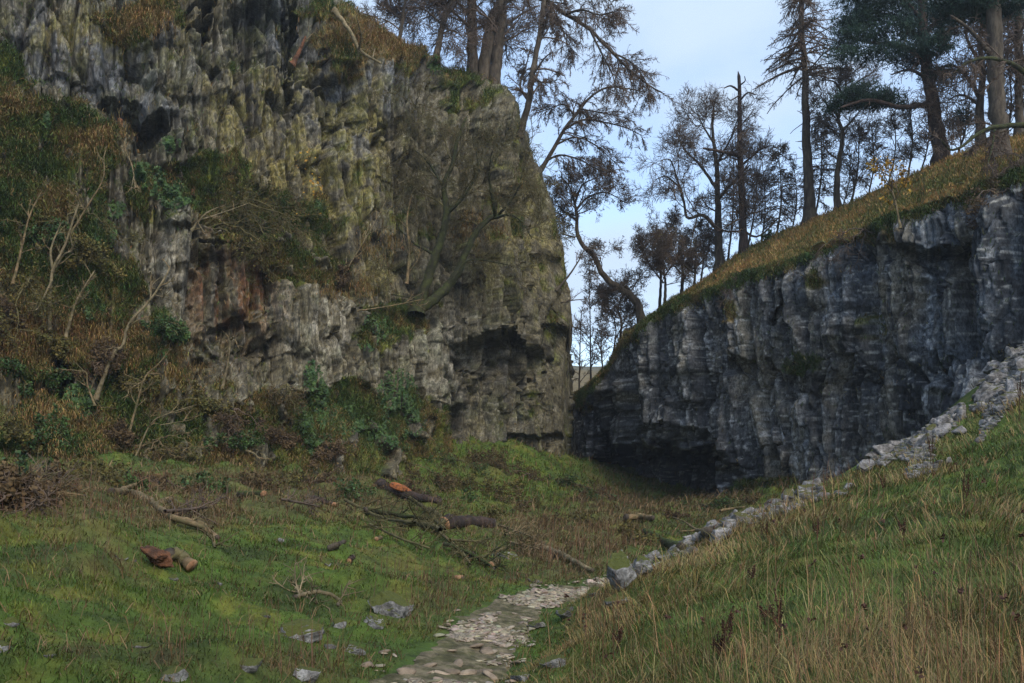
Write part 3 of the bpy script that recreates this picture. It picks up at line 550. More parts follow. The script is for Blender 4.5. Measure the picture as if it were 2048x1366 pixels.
# grass on the hillside and hanging from the ledges
def csample(C, n, wt, seed):
    r = np.random.RandomState(seed); p = wt/wt.sum(); k = r.choice(len(p), n, p=p)
    return C['V'][k]+r.normal(0, .05, (n, 3)), C['N'][k], C['px'][k], C['py'][k], r
V, Nn, px, py, r = csample(CH, 60000, ((CH['px'] < 2200) & (CH['V'][:, 1] < 62)).astype(float), 41)
n = len(V); dry = fbm(V[:, 0]*.5, V[:, 1]*.5, 4, 3)+r.normal(0, .25, n) > -.02; c = jitter(np.where(dry[:, None], [.32, .205, .075], [.125, .125, .038]), r, .4, .1)
dv = norm(np.c_[r.normal(-.6, .6, n), r.normal(-.6, .6, n), 0*px]); Vb, Fb = blades(V, r.uniform(.08, .24, n), r.uniform(.025, .04, n), dv, r.uniform(.5, 1.4, n), R=r)
tag(mk('hillside_grass', Vb, Fb, MT['blade'], col=np.repeat(c, 5, 0)), 'rough ochre grass on the hillside over the right cliff', 'grass', kind='stuff')
for C, nm, lb, nb, sd in ((CL, 'ledge_grass', 'tufts of green and rusty grass hanging from the left cliff ledges', 190000, 42), (CRT, 'ledge_grass', 'tufts of ochre grass hanging from the rim of the right cliff', 42000, 43)):
    vis = (C['px'] > -120) & (C['px'] < 2150) & (C['py'] > -60) & (C['py'] < 1060)
    rim = np.exp(-((C['py']-I(C['px'], *R_EDGE))/14)**2)*3*(C is CRT)
    V, Nn, px, py, r = csample(C, nb, vis*(C['veg']**2+.012+rim)*(.25+np.clip(fbm(C['V'][:, 0]*.9, C['V'][:, 1]*.9, C['V'][:, 2]*.9, 3)+.35, 0, 1)), sd)
    n = len(V); q = fbm(V[:, 0]*.9, V[:, 1]*.9, V[:, 2]*.9+8, 4)+.13*r.normal(0, 1, n)
    c = np.where((q > .2)[:, None], [.16, .115, .042], np.where((q > .05)[:, None], [.12, .105, .03], np.where((q > -.12)[:, None], [.065, .09, .018], [.04, .068, .014])))
    c = np.where(((blob(px, py, [(770, 60, 170, 60), (30, 680, 50, 60), (170, 670, 110, 50), (500, 960, 150, 30), (270, 280, 60, 30)])*1. > r.uniform(.3, 1, n)))[:, None], [.2, .125, .05], c); c = jitter(c, r, .45, .12)
    out = norm(np.c_[Nn[:, :2], 0*q]); out = np.where(((out[:, :2]*V[:, :2]).sum(1) > 0)[:, None], -out, out)
    Vb, Fb = blades(V+out*.05, r.uniform(.10, .36, n), r.uniform(.02, .032, n), norm(out+np.c_[r.normal(0, .5, (n, 2)), 0*q]), r.uniform(.9, 2.2, n), R=r)
    tag(mk(nm, Vb, Fb, MT['blade'], col=np.repeat(c, 5, 0)), lb, 'grass', kind='stuff')
DG = [(25, 640, 60, 70), (170, 690, 100, 40), (90, 830, 60, 40), (330, 740, 70, 40),   (210, 285, 45, 40), (150, 900, 90, 30), (700, 580, 60, 25), (770, 70, 110, 40), (880, 110, 60, 25), (300, 40, 70, 40), (760, 500, 40, 30), (960, 460, 50, 30)]
V, Nn, px, py, r = csample(CL, 20000, blob(CL['px'], CL['py'], DG)**1.5*np.clip(.25+fbm(CL['V'][:, 0]*1.3, CL['V'][:, 1]*1.3, CL['V'][:, 2]*1.3, 3), .02, 1), 46)
n = len(V); c = jitter(np.tile([.25, .17, .065], (n, 1)), r, .4, .12); out = -norm(np.c_[V[:, :2], 0*px]); h = r.uniform(.2, .52, n)
Vb, Fb = blades(V+out*.1, h, r.uniform(.014, .022, n), norm(out+np.c_[r.normal(0, .35, (n, 2)), 0*px]), r.uniform(1., 2.3, n), R=r)
tag(mk('dead_grass', Vb, Fb, MT['blade'], col=np.repeat(c, 5, 0)), 'long orange brown dead grass trailing over the left cliff', 'grass', kind='stuff')
# ------------------------------------------------------------------ boulders and scree
def boulder(px, py, w, label, hr=.6, seed=None, m='stone', group=None, name='boulder', cat='boulder', rz=0., tilt=0., lift=.12):
    b = hit(px, py); W = w/F*b[1]; seed = int(px*7+py*13) if seed is None else seed
    V, Fq = rockmesh((W, W*.8, W*hr), seed, 5 if w > 40 else 3); V = rot(V, 0, tilt, rz); V = V+b+[0, W*.1, W*hr*lift]
    o = mk(name, V, Fq, MT[m], loc=b); return tag(o, label, cat, group)
BL = [(790, 1232, 96, 'large pale limestone boulder with a mossy top among brown stalks left of the path', .55, .35),
      (602, 1278, 84, 'rounded mossy boulder with a grey flank in the left meadow', .62, .1),
      (498, 1338, 70, 'low flat grey slab half sunk in the left meadow near the bottom edge', .4, -.3),
      (703, 1306, 56, 'small pale mossy rock just left of the path edge', .5, .1), (661, 1297, 24, 'little white stone beside the small mossy rock left of the path', .9, .1),
      (745, 1252, 44, 'mossy stone directly below the large pale boulder', .6, .1), (675, 1256, 34, 'small white-topped stone beside the rounded mossy boulder', .6, 0),
      (610, 1362, 62, 'dark mossy rock at the bottom edge left of the path', .6, .1), (345, 1364, 52, 'brown rounded rock cut off by the bottom edge in the left meadow', .7, 0),
      (4, 1305, 34, 'pale grey stone at the far left edge of the meadow', .8, 0), (97, 1316, 22, 'small grey stone next to a brown moss hummock on the left', .7, 0),
      (240, 1117, 28, 'grey stone left of the torn red stump', .5, 0), (346, 1160, 22, 'pale stone just under the torn red stump', .6, .4), (268, 1124, 10, 'tiny white stone between grey stone and red stump', .8, 0),
      (530, 1236, 24, 'pale stone uphill of the rounded mossy boulder', .5, 0), (280, 1296, 34, 'flat mossy stone in the middle of the left meadow', .35, 0),
      (653, 1132, 16, 'small tan stone on the grass below the brash pile', .6, 0), (1072, 1166, 40, 'brown rounded rock at the far bend of the path', .6, 0), (1016, 1118, 64, 'low grey ledge of rock below the fallen trunk', .3, .25),
      (1000, 1097, 26, 'small pink-grey stone above the low rock ledge', .4, 0), (1128, 1240, 46, 'white limestone rock on the right edge of the path', .5, -.35), (1072, 1259, 40, 'flat grey stone on the right edge of the path', .3, 0),
      (1106, 1336, 50, 'tilted grey rock in the grass right of the near path', .6, -.3), (1044, 1362, 46, 'white rock at the bottom edge right of the path', .6, -.3), (1020, 1302, 22, 'small pale stone at right rim of the near path', .5, 0),
      (1236, 1188, 58, 'upright pointed limestone rock where the bank meets the path', 1.15, .2), (1284, 1158, 46, 'pointed grey rock just uphill of the upright limestone rock', .75, -.3), (1240, 1206, 62, 'low mossy stone in front of the upright limestone rock', .4, -.2),
      (1190, 1192, 44, 'brown rock in the grass left of the upright limestone rock', .5, 0), (560, 1085, 18, 'pale stone up the left slope under the dead branches', .6, 0), (20, 1250, 30, 'mossy dark stone by the left edge of the meadow', .6, 0), (440, 1170, 14, 'tiny white stone right of the torn red stump', .7, 0)]
for (a, b, c_, l, hr, tl) in BL: boulder(a, b, c_*(1.3 if 'pointed' in l else 1.12), l, hr*1.25, rz=tl*.5, tilt=tl, lift=.42 if 'pointed' in l or 'right edge of the path' in l else .12)
cpx, cpy = [1200, 1300, 1420, 1560, 1700, 1850, 1950, 2048, 2250], [1190, 1130, 1070, 1010, 940, 860, 790, 690, 560]
band = lambda p: I(p, [1200, 1400, 1600, 1750, 1850, 1950, 2060], [6, 10, 20, 52, 80, 92, 84])
SP = [(1480, 1052, 66, 'rounded grey boulder row on the crest of the right bank, the biggest at its middle', .6), (1440, 1085, 56, 'grey lump of rock on the lower crest beside the dead branch', .7), (1735, 945, 46, 'white-topped boulder at the lower end of the scree heap', .7), (1845, 892, 60, 'long pale slab pointing down out of the scree into the grass', .5), (1896, 858, 52, 'bright white boulder at the upper grass edge of the scree', .7), (1920, 872, 34, 'white angular stone beside the bright white boulder', .7),
      (1945, 768, 70, 'big lilac grey block crowning the scree heap', .7), (1990, 745, 56, 'dark leaning block at the top right of the scree heap', .6), (1986, 822, 24, 'white pebble-like stone in the grass right of the scree', .7), (2000, 812, 26, 'second white stone in the grass at the upper right of the scree', .7), (1900, 927, 20, 'small white stone alone in the grass below the scree', .8), (1560, 1022, 50, 'flat grey slab on the middle of the crest', .4), (1325, 1140, 44, 'mossy grey stone on the lowest part of the crest', .55), (1380, 1112, 52, 'low pale outcrop on the crest left of the big grey lump', .4)]
for (a, b, c_, l, hr) in SP: boulder(a, b, c_, l, hr, m='scree' if c_ < 60 else 'scree', name='scree_block', cat='rock', rz=.4, tilt=-.25, lift=.34)
r = np.random.RandomState(77); nr_ = 0
while nr_ < 250:
    low = nr_ % 4 == 0; px = r.uniform(1235, 1640) if low else 1228+832*r.uniform(0, 1)**.5; u = r.uniform(0, 1)**1.2*(.5 if low else 1); py = I(px, cpx, cpy)+1+u*band(px)*1.15
    if not low and vn(px*.018, u*1.5, 5)+.35*vn(px*.06, u*3, 6) < (.05 if px < 1560 else -.35): continue
    w = r.uniform(18, 44) if low else min(12/r.uniform(.15, 1)**.75, 44)*(1.15 if px > 1650 else .9)
    b = hit(px, py); W = w/F*b[1]; V, Fq = rockmesh((W*r.uniform(1, 1.6), W*.9, W*r.uniform(.5, 1.)), 500+nr_, 4, 13, .13); V = rot(V, r.normal(0, .5), r.normal(-.3, .5), r.uniform(-1.2, 1.2))+b+[0, W*.12, W*(.24 if low else .15)]
    o = mk('scree_block', V, Fq, MT['scree'], loc=b); nr_ += 1
    tag(o, 'angular grey limestone block in the heap of scree along the right bank crest', 'rock', 'grey blocks in the scree heap')
n = 7000; px = 1300+755*r.uniform(0, 1, n)**.42; uu = r.uniform(0, 1, n)**1.2; py = I(px, cpx, cpy)+1+uu*band(px)*1.15
kk = vn(px*.018, uu*1.5, 5)+.35*vn(px*.06, uu*3, 6) > np.where(px < 1560, .2, -.2); px, py = px[kk], py[kk]; n = len(px)
pp = np.array([hit(a, b) for a, b in zip(px, py)]); sz = .04+.14*r.uniform(0, 1, n)**2; dm = np.stack([sz*1.5, sz, sz*.6], 1); pp[:, 2] += .03
stones(pp, dm, MT['scree'], 'scree_gravel', 'loose grey limestone rubble between the scree blocks', 'rubble', seed=9)
# ------------------------------------------------------------------ wood lying about
def woodthing(name, label, cat, lines, mat_, depth=None, cutmat=None, cutends=(), twig=0, group=None, lift=.0, twmat=None, seed=1, tw=(.3, .7)):
    rr = np.random.RandomState(seed); allp = []
    for (pl, r0, r1) in lines:
        q = np.array([depth(a, b) if depth else hit(a, b) for a, b in pl]); q[:, 2] += lift+r0*.55
        allp.append((resample(q, 18), r0, r1))
    base = allp[0][0][0]*1.; base[2] -= allp[0][1]; root = thing(name, label, cat, base, group)
    for k, (q, r0, r1) in enumerate(allp):
        q = q+rr.normal(0, r0*.10, q.shape); rad = np.linspace(r0, r1, 18)*(1+.08*rr.normal(0, 1, 18)); V, Fq = tubes(q[None], rad[None], 10); Fq = [Fq]
        if twig:
            k1, r1_ = kids(q[None], np.minimum(rad, .06)[None], max(4, int(twig*1.3/len(allp)**.5)), (.1, 1), (55, 15), tw, 6, .16, (0, 0, .1), R=rr, rmin=.012); k2, r2_ = kids(k1, r1_, 5, (.2, 1), (45, 15), (tw[0]*.4, tw[1]*.5), 5, .18, (0, 0, .05), R=rr, rmin=.009)
            V, Fq = merge([(V, Fq), tubes(k1, r1_, 4), tubes(k2, r2_, 3)])
        o = mk('stem' if k == 0 else 'branch', V-base, Fq, MT[(twmat or mat_) if (twig and k) else mat_], root, smooth=True)
        for e in ((0, -1) if k == 0 or r1 > .05 else ()):
            if 1:
                cut_ = k == 0 and (0 if e == 0 else 1) in cutends
                t = norm(q[1]-q[0])*-1 if e == 0 else norm(q[-1]-q[-2]); cc = q[e]+t*.012; rd = rad[e]*1.02
                A = norm(np.cross(t, [.3, .2, .9])); B = np.cross(t, A); th = np.linspace(0, 2*np.pi, 15)[:-1]
                rim = cc+rd*(np.cos(th)[:, None]*A+np.sin(th)[:, None]*B); rim2 = rim-t*.03
                VV = np.r_[[cc+t*.01], rim, rim2]; i = np.arange(14); Ft = np.stack([0*i, 1+i, 1+(i+1) % 14], 1); Fq2 = np.stack([1+i, 15+i, 15+(i+1) % 14, 1+(i+1) % 14], 1)
                mk('cut_face' if cut_ else 'broken_end', VV-base, [Ft, Fq2], MT[(cutmat or 'cut') if cut_ else 'bark'], root)
    if twig and False:
        pts = np.stack([a[0] for a in allp]); rad = np.stack([np.linspace(a[1], a[2], 18) for a in allp])
        k1, r1_ = kids(pts, rad, twig, (.1, 1), (55, 15), tw, 6, .16, (0, 0, .1), R=rr, rmin=.008); k2, r2_ = kids(k1, r1_, 4, (.2, 1), (45, 15), (tw[0]*.4, tw[1]*.5), 5, .18, (0, 0, .05), R=rr, rmin=.006)
        V, Fq = merge([tubes(k1, r1_, 4), tubes(k2, r2_, 3)]); mk('twigs', V-base, Fq, MT[twmat or mat_], root)
    return root
W = woodthing
W('fallen_tree', 'thick dark fallen trunk with an orange sawn end on the left slope', 'log', [([(888, 1055), (930, 1054), (986, 1056)], .2, .16)], 'redbark', cutends=(0,), seed=2)
W('split_log', 'split trunk showing bright orange heartwood in the brash below the left cliff', 'log', [([(760, 975), (800, 994), (850, 1006), (880, 1012)], .2, .1), ([(830, 1003), (880, 996)], .07, .03)], 'redbark', twig=14, seed=3)
b = hit(806, 997); V, Fq = rockmesh((.95, .5, .34), 5, 3); c_ = bpy.data.objects['split_log']; o = mk('heartwood', rot(V, 0, .35, -.2)+b+[0, -.16, .3]-np.array(c_.location), Fq, MT['orange'], c_)
W('dead_branch', 'long mossy dead branch lying down the slope under the left cliff', 'branch', [([(222, 988), (262, 990), (300, 1008), (345, 1043), (400, 1060), (437, 1082)], .075, .035), ([(345, 1043), (390, 1046), (425, 1060)], .045, .02), ([(424, 1072), (430, 1100)], .03, .015), ([(240, 985), (290, 965)], .05, .02), ([(310, 1015), (340, 1003)], .06, .055)], 'tan', twig=4, seed=4)
W('log', 'mossy log with a pale sawn end lying right of the long dead branch', 'log', [([(478, 996), (528, 993)], .08, .075)], 'moss', cutends=(1,), seed=5)
W('log', 'red-brown split log at the foot of the left cliff, uphill of the brash', 'log', [([(625, 1000), (668, 1014)], .08, .07)], 'redbark', cutends=(1,), twig=4, seed=6)
W('brushwood', 'tangled pile of cut mossy branches between the two fallen trunks', 'brush pile', [([(730, 1030), (790, 1040), (870, 1050)], .07, .05), ([(690, 1010), (760, 1045), (830, 1060)], .05, .03), ([(820, 1005), (850, 1030), (890, 1075)], .06, .04), ([(800, 1060), (850, 1062), (880, 1075)], .09, .05), ([(860, 1030), (885, 1050), (875, 1072)], .08, .07), ([(740, 1060), (800, 1090), (860, 1110)], .03, .02)], 'moss', twig=26, seed=7, twmat='olive', tw=(.4, 1.2), lift=.1)
W('brushwood', 'low spread of olive brash and twigs below the fallen trunk', 'brush pile', [([(890, 1100), (940, 1120), (990, 1150)], .04, .02), ([(960, 1130), (1010, 1105), (1060, 1080)], .035, .02), ([(880, 1075), (920, 1110), (940, 1140)], .03, .02), ([(900, 1090), (960, 1095)], .03, .02)], 'moss', twig=26, seed=8, twmat='olive', tw=(.3, .9), lift=.08)
W('brushwood', 'pinkish heap of fine twigs beside the pale fallen birch', 'brush pile', [([(985, 1055), (1040, 1075), (1090, 1100)], .03, .02), ([(1010, 1080), (1060, 1060)], .03, .02), ([(1020, 1095), (1080, 1110)], .03, .02)], 'tan', twig=26, seed=9, tw=(.3, .9), lift=.1)
W('brushwood', 'brown bramble brash at the left foot of the cliff above the long branch', 'brush pile', [([(20, 980), (90, 1000), (170, 1010)], .015, .01), ([(60, 965), (130, 985)], .015, .01), ([(0, 1010), (80, 1030)], .015, .01), ([(330, 1040), (420, 1030)], .03, .02), ([(560, 1010), (640, 1025)], .03, .02)], 'tan', twig=30, seed=10, twmat='twig', tw=(.3, .7), lift=.1)
W('fallen_birch', 'pale slender fallen birch trunk sloping down to the right', 'log', [([(1074, 1096), (1110, 1108), (1150, 1130), (1184, 1147)], .08, .04), ([(1074, 1096), (1060, 1105)], .05, .03)], 'pale', seed=11, cutends=(0,))
W('bent_branch', 'bare arched yellowish branch lying above the rounded mossy boulder', 'branch', [([(590, 1198), (612, 1192), (640, 1189), (664, 1194), (680, 1206), (676, 1214)], .03, .02), ([(612, 1192), (590, 1180)], .02, .01), ([(612, 1194), (632, 1208)], .015, .008)], 'pale', seed=12, twig=2)
W('dark_branch', 'short dark stick lying on the grass under the brash pile', 'branch', [([(660, 1103), (676, 1094), (690, 1086)], .05, .03)], 'bark', seed=13)
W('log', 'small round log end with a fresh orange cut in the grass below the rock ledge', 'log', [([(980, 1136), (996, 1128)], .07, .065)], 'tan', cutends=(0,), seed=14)
W('log', 'small cut log with a pink end left of the olive brash', 'log', [([(938, 1122), (946, 1112)], .055, .05)], 'redbark', cutends=(0,), seed=15)
W('log', 'tiny cut stub with a pink end on the grass below the dark stick', 'log', [([(697, 1126), (705, 1120)], .04, .04)], 'redbark', cutends=(0,), seed=16)
W('log', 'small pale cut piece of wood above the dark stick', 'log', [([(752, 1082), (762, 1079)], .04, .04)], 'tan', cutends=(0,), seed=17)
W('log', 'yellow chip of wood lying in grass left of the far path bend', 'log', [([(912, 1158), (926, 1160)], .04, .04)], 'cut', seed=18)
W('fallen_tree', 'dark mossy trunk lying across the gorge floor behind the bank crest', 'log', [([(1290, 1068), (1330, 1090), (1362, 1106)], .11, .09)], 'moss', seed=19)
W('dead_branch', 'forked bare dead branch sticking up behind the bank crest', 'branch', [([(1416, 1090), (1392, 1074), (1372, 1058), (1348, 1046)], .07, .02), ([(1392, 1074), (1360, 1076)], .035, .015)], 'tan', seed=20, lift=.15)
W('dead_branch', 'thin pale bough on the green slope at the foot of the right cliff', 'branch', [([(1440, 1030), (1465, 1026), (1490, 1022)], .05, .03)], 'tan', seed=21, lift=.1)
W('log', 'broken pale log in front of the black cave mouth', 'log', [([(1252, 1046), (1280, 1044), (1305, 1046)], .12, .09), ([(1285, 1045), (1275, 1036)], .05, .03)], 'tan', seed=22, lift=.1)
# torn red stump
b = hit(322, 1142); root = thing('tree_stump', 'torn red-brown stump with pointed root lying in the left meadow', 'stump', b); k = b[1]/F
V, Fq = rockmesh((50*k, 40*k, 44*k), 5, 4, 8, .2); mk('root_plate', rot(V, .2, .5, .3)+[0, 10*k, 16*k], Fq, MT['redwood'], root)
V, Fq = rockmesh((62*k, 30*k, 26*k), 8, 4, 7, .2); mk('torn_wood', rot(V, 0, .55, .1)+[-10*k, -6*k, 30*k], Fq, MT['redwood'], root)
q = resample(np.array([[-16*k, 0, 26*k], [-28*k, 0, 36*k], [-40*k, 4*k, 42*k]]), 10); V, Fq = tubes(q[None], np.linspace(10*k, 2.5*k, 10)[None], 9); mk('root', V, [Fq], MT['redwood'], root, smooth=True)
W('log', 'curved yellow-brown log leaning against the torn red stump', 'log', [([(338, 1122), (362, 1130), (382, 1148)], .075, .065)], 'tan', cutends=(1,), seed=24, lift=.05)
# ------------------------------------------------------------------ leafy patches and shrubs
def leafpatch(C, name, label, cat, blobs, n, m, size, seed, bulge=.35, group=None):
    r = np.random.RandomState(seed); w = 0
    for (a, b, rx, ry) in blobs: w = w+np.exp(-(((C['px']-a)/rx)**2+((C['py']-b)/ry)**2)*1.6)
    w = w/w.max(); w = np.where(w > .25, w, 0); k = r.choice(len(w), n, p=w/w.sum()); base = near(C, blobs[0][0], blobs[0][1])
    V = C['V'][k]; out = -norm(np.c_[V[:, :2], 0*V[:, :1]]); q = fbm(V[:, 0]*1.6, V[:, 1]*1.6, V[:, 2]*1.6+seed, 3)
    V = V+out*(.06+bulge*w[k]*np.clip(.5+q*1.6, .1, 1.3)*r.uniform(.5, 1, n))[:, None]; ok = q > -.28
    V = V[ok]; nr = norm(out[ok]+[0, 0, .5]+r.normal(0, .4, V.shape)); s = r.uniform(.4, 1.5, len(V))*size
    Vq, Fq = quads(V, s, s*.75, r, nr); o = mk(name, Vq, Fq, MT[m], loc=base); return tag(o, label, cat, group)
leafpatch(CL, 'evergreen_bush', 'dense bright green bush hanging over the ledge under the dark hollow', 'bush', [(315, 365, 45, 30), (350, 395, 40, 28), (285, 345, 30, 20)], 5200, 'ivy', .11, 1, .9)
leafpatch(CL, 'ivy', 'tall dark green ivy column below the grey lower wall', 'ivy', [(625, 750, 20, 35), (632, 800, 35, 50), (620, 840, 35, 35)], 4200, 'ivy', .10, 2, .5)
leafpatch(CL, 'ivy', 'low green ivy patch right of the tall ivy column', 'ivy', [(700, 845, 45, 26), (680, 810, 30, 20), (640, 890, 40, 25)], 3000, 'ivy', .10, 3)
leafpatch(CL, 'ivy', 'green ivy tuft on the ledge left of the forked mossy tree', 'ivy', [(755, 655, 40, 32), (735, 690, 20, 15)], 1800, 'ivy', .10, 4)
leafpatch(CL, 'ivy', 'dark ivy curtain at the foot of the cliff under the forked mossy tree', 'ivy', [(795, 790, 50, 65), (810, 850, 50, 60), (760, 870, 45, 35)], 6500, 'ivy', .10, 5, .7)
leafpatch(CL, 'ivy', 'green ivy clump left of the rusty recess', 'ivy', [(205, 470, 30, 35), (185, 600, 30, 45)], 2200, 'ivy', .09, 6)
leafpatch(CL, 'ivy', 'small green fern clump beneath the yellow leaves on the wall', 'ivy', [(640, 412, 14, 18)], 600, 'ivy', .08, 7)
leafpatch(CL, 'ivy', 'fern tufts along the upper left vegetated slope', 'ivy', [(230, 420, 25, 20), (340, 290, 25, 20), (100, 240, 25, 20)], 1500, 'ivy', .09, 8)
leafpatch(CL, 'ivy', 'green ivy trailing beside the slim curved sapling', 'ivy', [(310, 640, 30, 25), (320, 712, 35, 18), (360, 670, 25, 20)], 2200, 'ivy', .09, 9)
leafpatch(CL, 'ivy', 'dark ivy hanging near the foot of the left cliff edge', 'ivy', [(160, 800, 40, 40), (110, 820, 30, 40), (420, 980, 60, 25)], 2600, 'ivy', .10, 10)
leafpatch(CL, 'ivy', 'small dark bush under the rim grass at the cliff top', 'bush', [(765, 55, 16, 20), (875, 130, 25, 22)], 1300, 'ivy', .09, 11, .5)
leafpatch(CL, 'ivy', 'green creeper over the mouth of the small left hole', 'ivy', [(95, 725, 40, 20), (130, 740, 40, 18)], 1500, 'oliveleaf', .09, 12)
leafpatch(CRT, 'ivy', 'dark ivy mat along the rim of the right cliff', 'ivy', [(1580, 510, 60, 14), (1635, 492, 35, 12), (1510, 545, 30, 14)], 3000, 'ivy', .10, 13, .5)
leafpatch(CL, 'yellow_leaves', 'sprinkling of small yellow leaves on a sapling against the wall', 'sapling', [(630, 375, 28, 30), (615, 430, 40, 14), (610, 320, 24, 24)], 150, 'yellow', .11, 14, .5)
def shrub(label, base, tips, Y, name='shrub', stem='olive', leaf='oliveleaf', nleaf=2500, ls=.07, seed=1, dens=1., r0=.035, cat='shrub', wob=.13, lv=(7, 6, 3), grav=-.1, spread=1.2, group=None):
    rr = np.random.RandomState(seed); b = np.array(base); k = b[1]/F; st = []
    for (dx, dy) in tips:
        e = b+np.array([dx*k, rr.normal(-.4, .5)*spread, -dy*k]); m = (b+e)/2+np.array([-.1*dx*k, -.2, .18*abs(dx)*k]); st.append(resample([b, m, e], 14)+rr.normal(0, .03, (14, 3)))
    st = np.array(st); rad = np.tile(np.linspace(r0, r0*.3, 14), (len(st), 1)); L = np.linalg.norm(st[:, -1]-st[:, 0], axis=1).mean()
    k1, r1 = kids(st, rad, int(lv[0]*dens), (.2, 1), (45, 15), (L*.25, L*.55), 8, wob, (0, 0, grav), R=rr, rmin=.012)
    k2, r2 = kids(k1, r1, lv[1], (.2, 1), (45, 15), (L*.12, L*.28), 6, wob, (0, 0, grav), R=rr, rmin=.009)
    k3, r3 = kids(k2, r2, lv[2], (.2, 1), (45, 15), (L*.06, L*.14), 4, wob, (0, 0, grav), R=rr, rmin=.010)
    root = thing(name, label, cat, b, group)
    V, Fq = tubes(st, rad, 6); mk('stem', V-b, [Fq], MT[stem], root, smooth=True)
    V, Fq = merge([tubes(k1, r1, 4), tubes(k2, r2, 3), tubes(k3, r3, 3)]); mk('crown', V-b, Fq, MT[stem], root)
    if nleaf:
        pp = np.concatenate([k2[:, 2:].reshape(-1, 3), k3[:, 1:].reshape(-1, 3)]); pp = pp[rr.choice(len(pp), nleaf)]+rr.normal(0, .05, (nleaf, 3)); s = rr.uniform(.6, 1.3, nleaf)*ls
        V, Fq = quads(pp, s, s*.7, rr); mk('foliage', V-b, Fq, MT[leaf], root)
    return root
def onL(px, py, off=.3): p = near(CL, px, py)*1.; p[:2] -= norm(p[:2])*off; return p
def onR(px, py, off=.3): p = near(CRT, px, py)*1.; p[:2] -= norm(p[:2])*off; return p
fan = lambda n, w, h, s: [(np.random.RandomState(s+i).uniform(-w, w), -np.random.RandomState(s+i+50).uniform(.4*h, h)*(-1)) for i in range(n)]
shrub('wide fan of fine olive twigs spreading over the mossy ledge', onL(400, 465), [(200, 40), (170, 90), (110, 130), (60, 150), (210, -10), (20, 120), (150, 30), (190, 70)], 0, nleaf=3300, ls=.08, seed=3, r0=.05, dens=1.8)
shrub('upright brown twiggy shrub against the yellow lichen wall', onL(490, 400), [(-40, 200), (10, 250), (60, 230), (100, 170), (-70, 130), (30, 180), (130, 90)], 0, stem='olive', leaf='brownleaf', nleaf=1925, ls=.08, seed=4, r0=.04, dens=1.3)
shrub('dark leafy bush at the cliff foot under the ivy curtain', hit(800, 930)+[0, 1., 0], [(-60, 90), (0, 120), (60, 90), (90, 40), (-90, 50), (30, 70)], 0, nleaf=4950, ls=.10, seed=6, dens=1.5)
shrub('yellowing bush halfway down the slope below the ivy curtain', hit(740, 945)+[0, 1., 0], [(-60, 60), (0, 85), (60, 60), (20, 50)], 0, nleaf=3300, ls=.10, seed=7, leaf='oliveleaf', dens=1.2)
shrub('low bramble mound on the debris slope at the foot of the buttress', hit(980, 985), [(-100, 30), (-40, 45), (40, 40), (90, 20), (0, 30)], 0, nleaf=4400, ls=.085, seed=8, dens=1.3, wob=.2)
shrub('bramble mound above the fallen trunk', hit(890, 1000), [(-80, 40), (-30, 50), (40, 40), (80, 30), (0, 30)], 0, nleaf=4400, ls=.085, seed=9, leaf='ivy', dens=1.3, wob=.2)
shrub('thicket of brown bramble left of the black cave', hit(1130, 1000), [(-60, 40), (-20, 50), (40, 40), (70, 20), (0, 40)], 0, nleaf=2200, ls=.09, seed=10, leaf='brownleaf', stem='larch', dens=1.3, wob=.2)
shrub('leafless brown bush beside the cave mouth on the right', hit(1215, 1010), [(-50, 50), (-10, 60), (40, 30), (10, 40)], 0, nleaf=1375, ls=.09, seed=11, leaf='brownleaf', stem='larch', dens=1.3, wob=.2)
shrub('dull brown bush at the base of the lower grey wall', onL(575, 770), [(-50, 60), (0, 80), (40, 60), (20, 40), (-20, 40)], 0, nleaf=1200, seed=12, leaf='brownleaf', stem='olive')
shrub('scrub of fine twigs on the left edge of the vegetated slope', onL(60, 560), [(-60, 120), (-20, 150), (40, 130), (80, 80), (0, 90)], 0, nleaf=2600, seed=13)
shrub('scrub bush below the dark hollow on the far left', onL(150, 420), [(-70, 100), (-20, 130), (40, 120), (90, 60)], 0, nleaf=2200, seed=14)
shrub('pale bare bramble arching near the foot of the cliff', onL(320, 880), [(-70, 70), (-20, 60), (50, 50), (90, 20), (-40, 40)], 0, nleaf=0, stem='tan', seed=15, r0=.025, dens=.8)
shrub('brown brambles at the far left foot of the cliff', hit(50, 985), [(-80, 50), (-20, 60), (50, 50), (120, 30)], 0, nleaf=700, leaf='brownleaf', stem='larch', seed=16, wob=.2)
shrub('brown heathery bush between the lower wall and the bottom slope', onL(470, 820), [(-50, 60), (0, 70), (60, 50), (20, 30)], 0, nleaf=1200, leaf='brownleaf', stem='larch', seed=17)
shrub('leafless shrub rooted in the crack under the left rim', onL(830, 220), [(-60, -60), (-30, 60), (50, 40), (-80, 10), (30, -40)], 0, nleaf=300, leaf='brownleaf', stem='olive', seed=18, r0=.03)
shrub('thin bare bush on the rim of the right cliff above the ivy', onR(1480, 545), [(-40, 60), (0, 90), (40, 60), (20, 40)], 0, nleaf=0, stem='twig', seed=19, r0=.03)
shrub('bare thorn bush on the right rim below the yellow sapling', onR(1730, 462), [(-60, 60), (-20, 90), (40, 60), (-80, 30)], 0, nleaf=0, stem='twig', seed=20, r0=.03)
shrub('heathery tussock bush on the rim beside the tall bare larch', near(CH, 1550, 470), [(-40, 20), (0, 26), (40, 24), (20, 14)], 0, nleaf=2600, leaf='ivy', stem='twig', seed=21, wob=.25)
shrub('overhanging brown bush on the upper right rim', onR(1990, 395), [(-60, 20), (-30, 50), (40, 40), (60, 10)], 0, nleaf=1200, leaf='brownleaf', stem='twig', seed=22)
rb = np.random.RandomState(8)
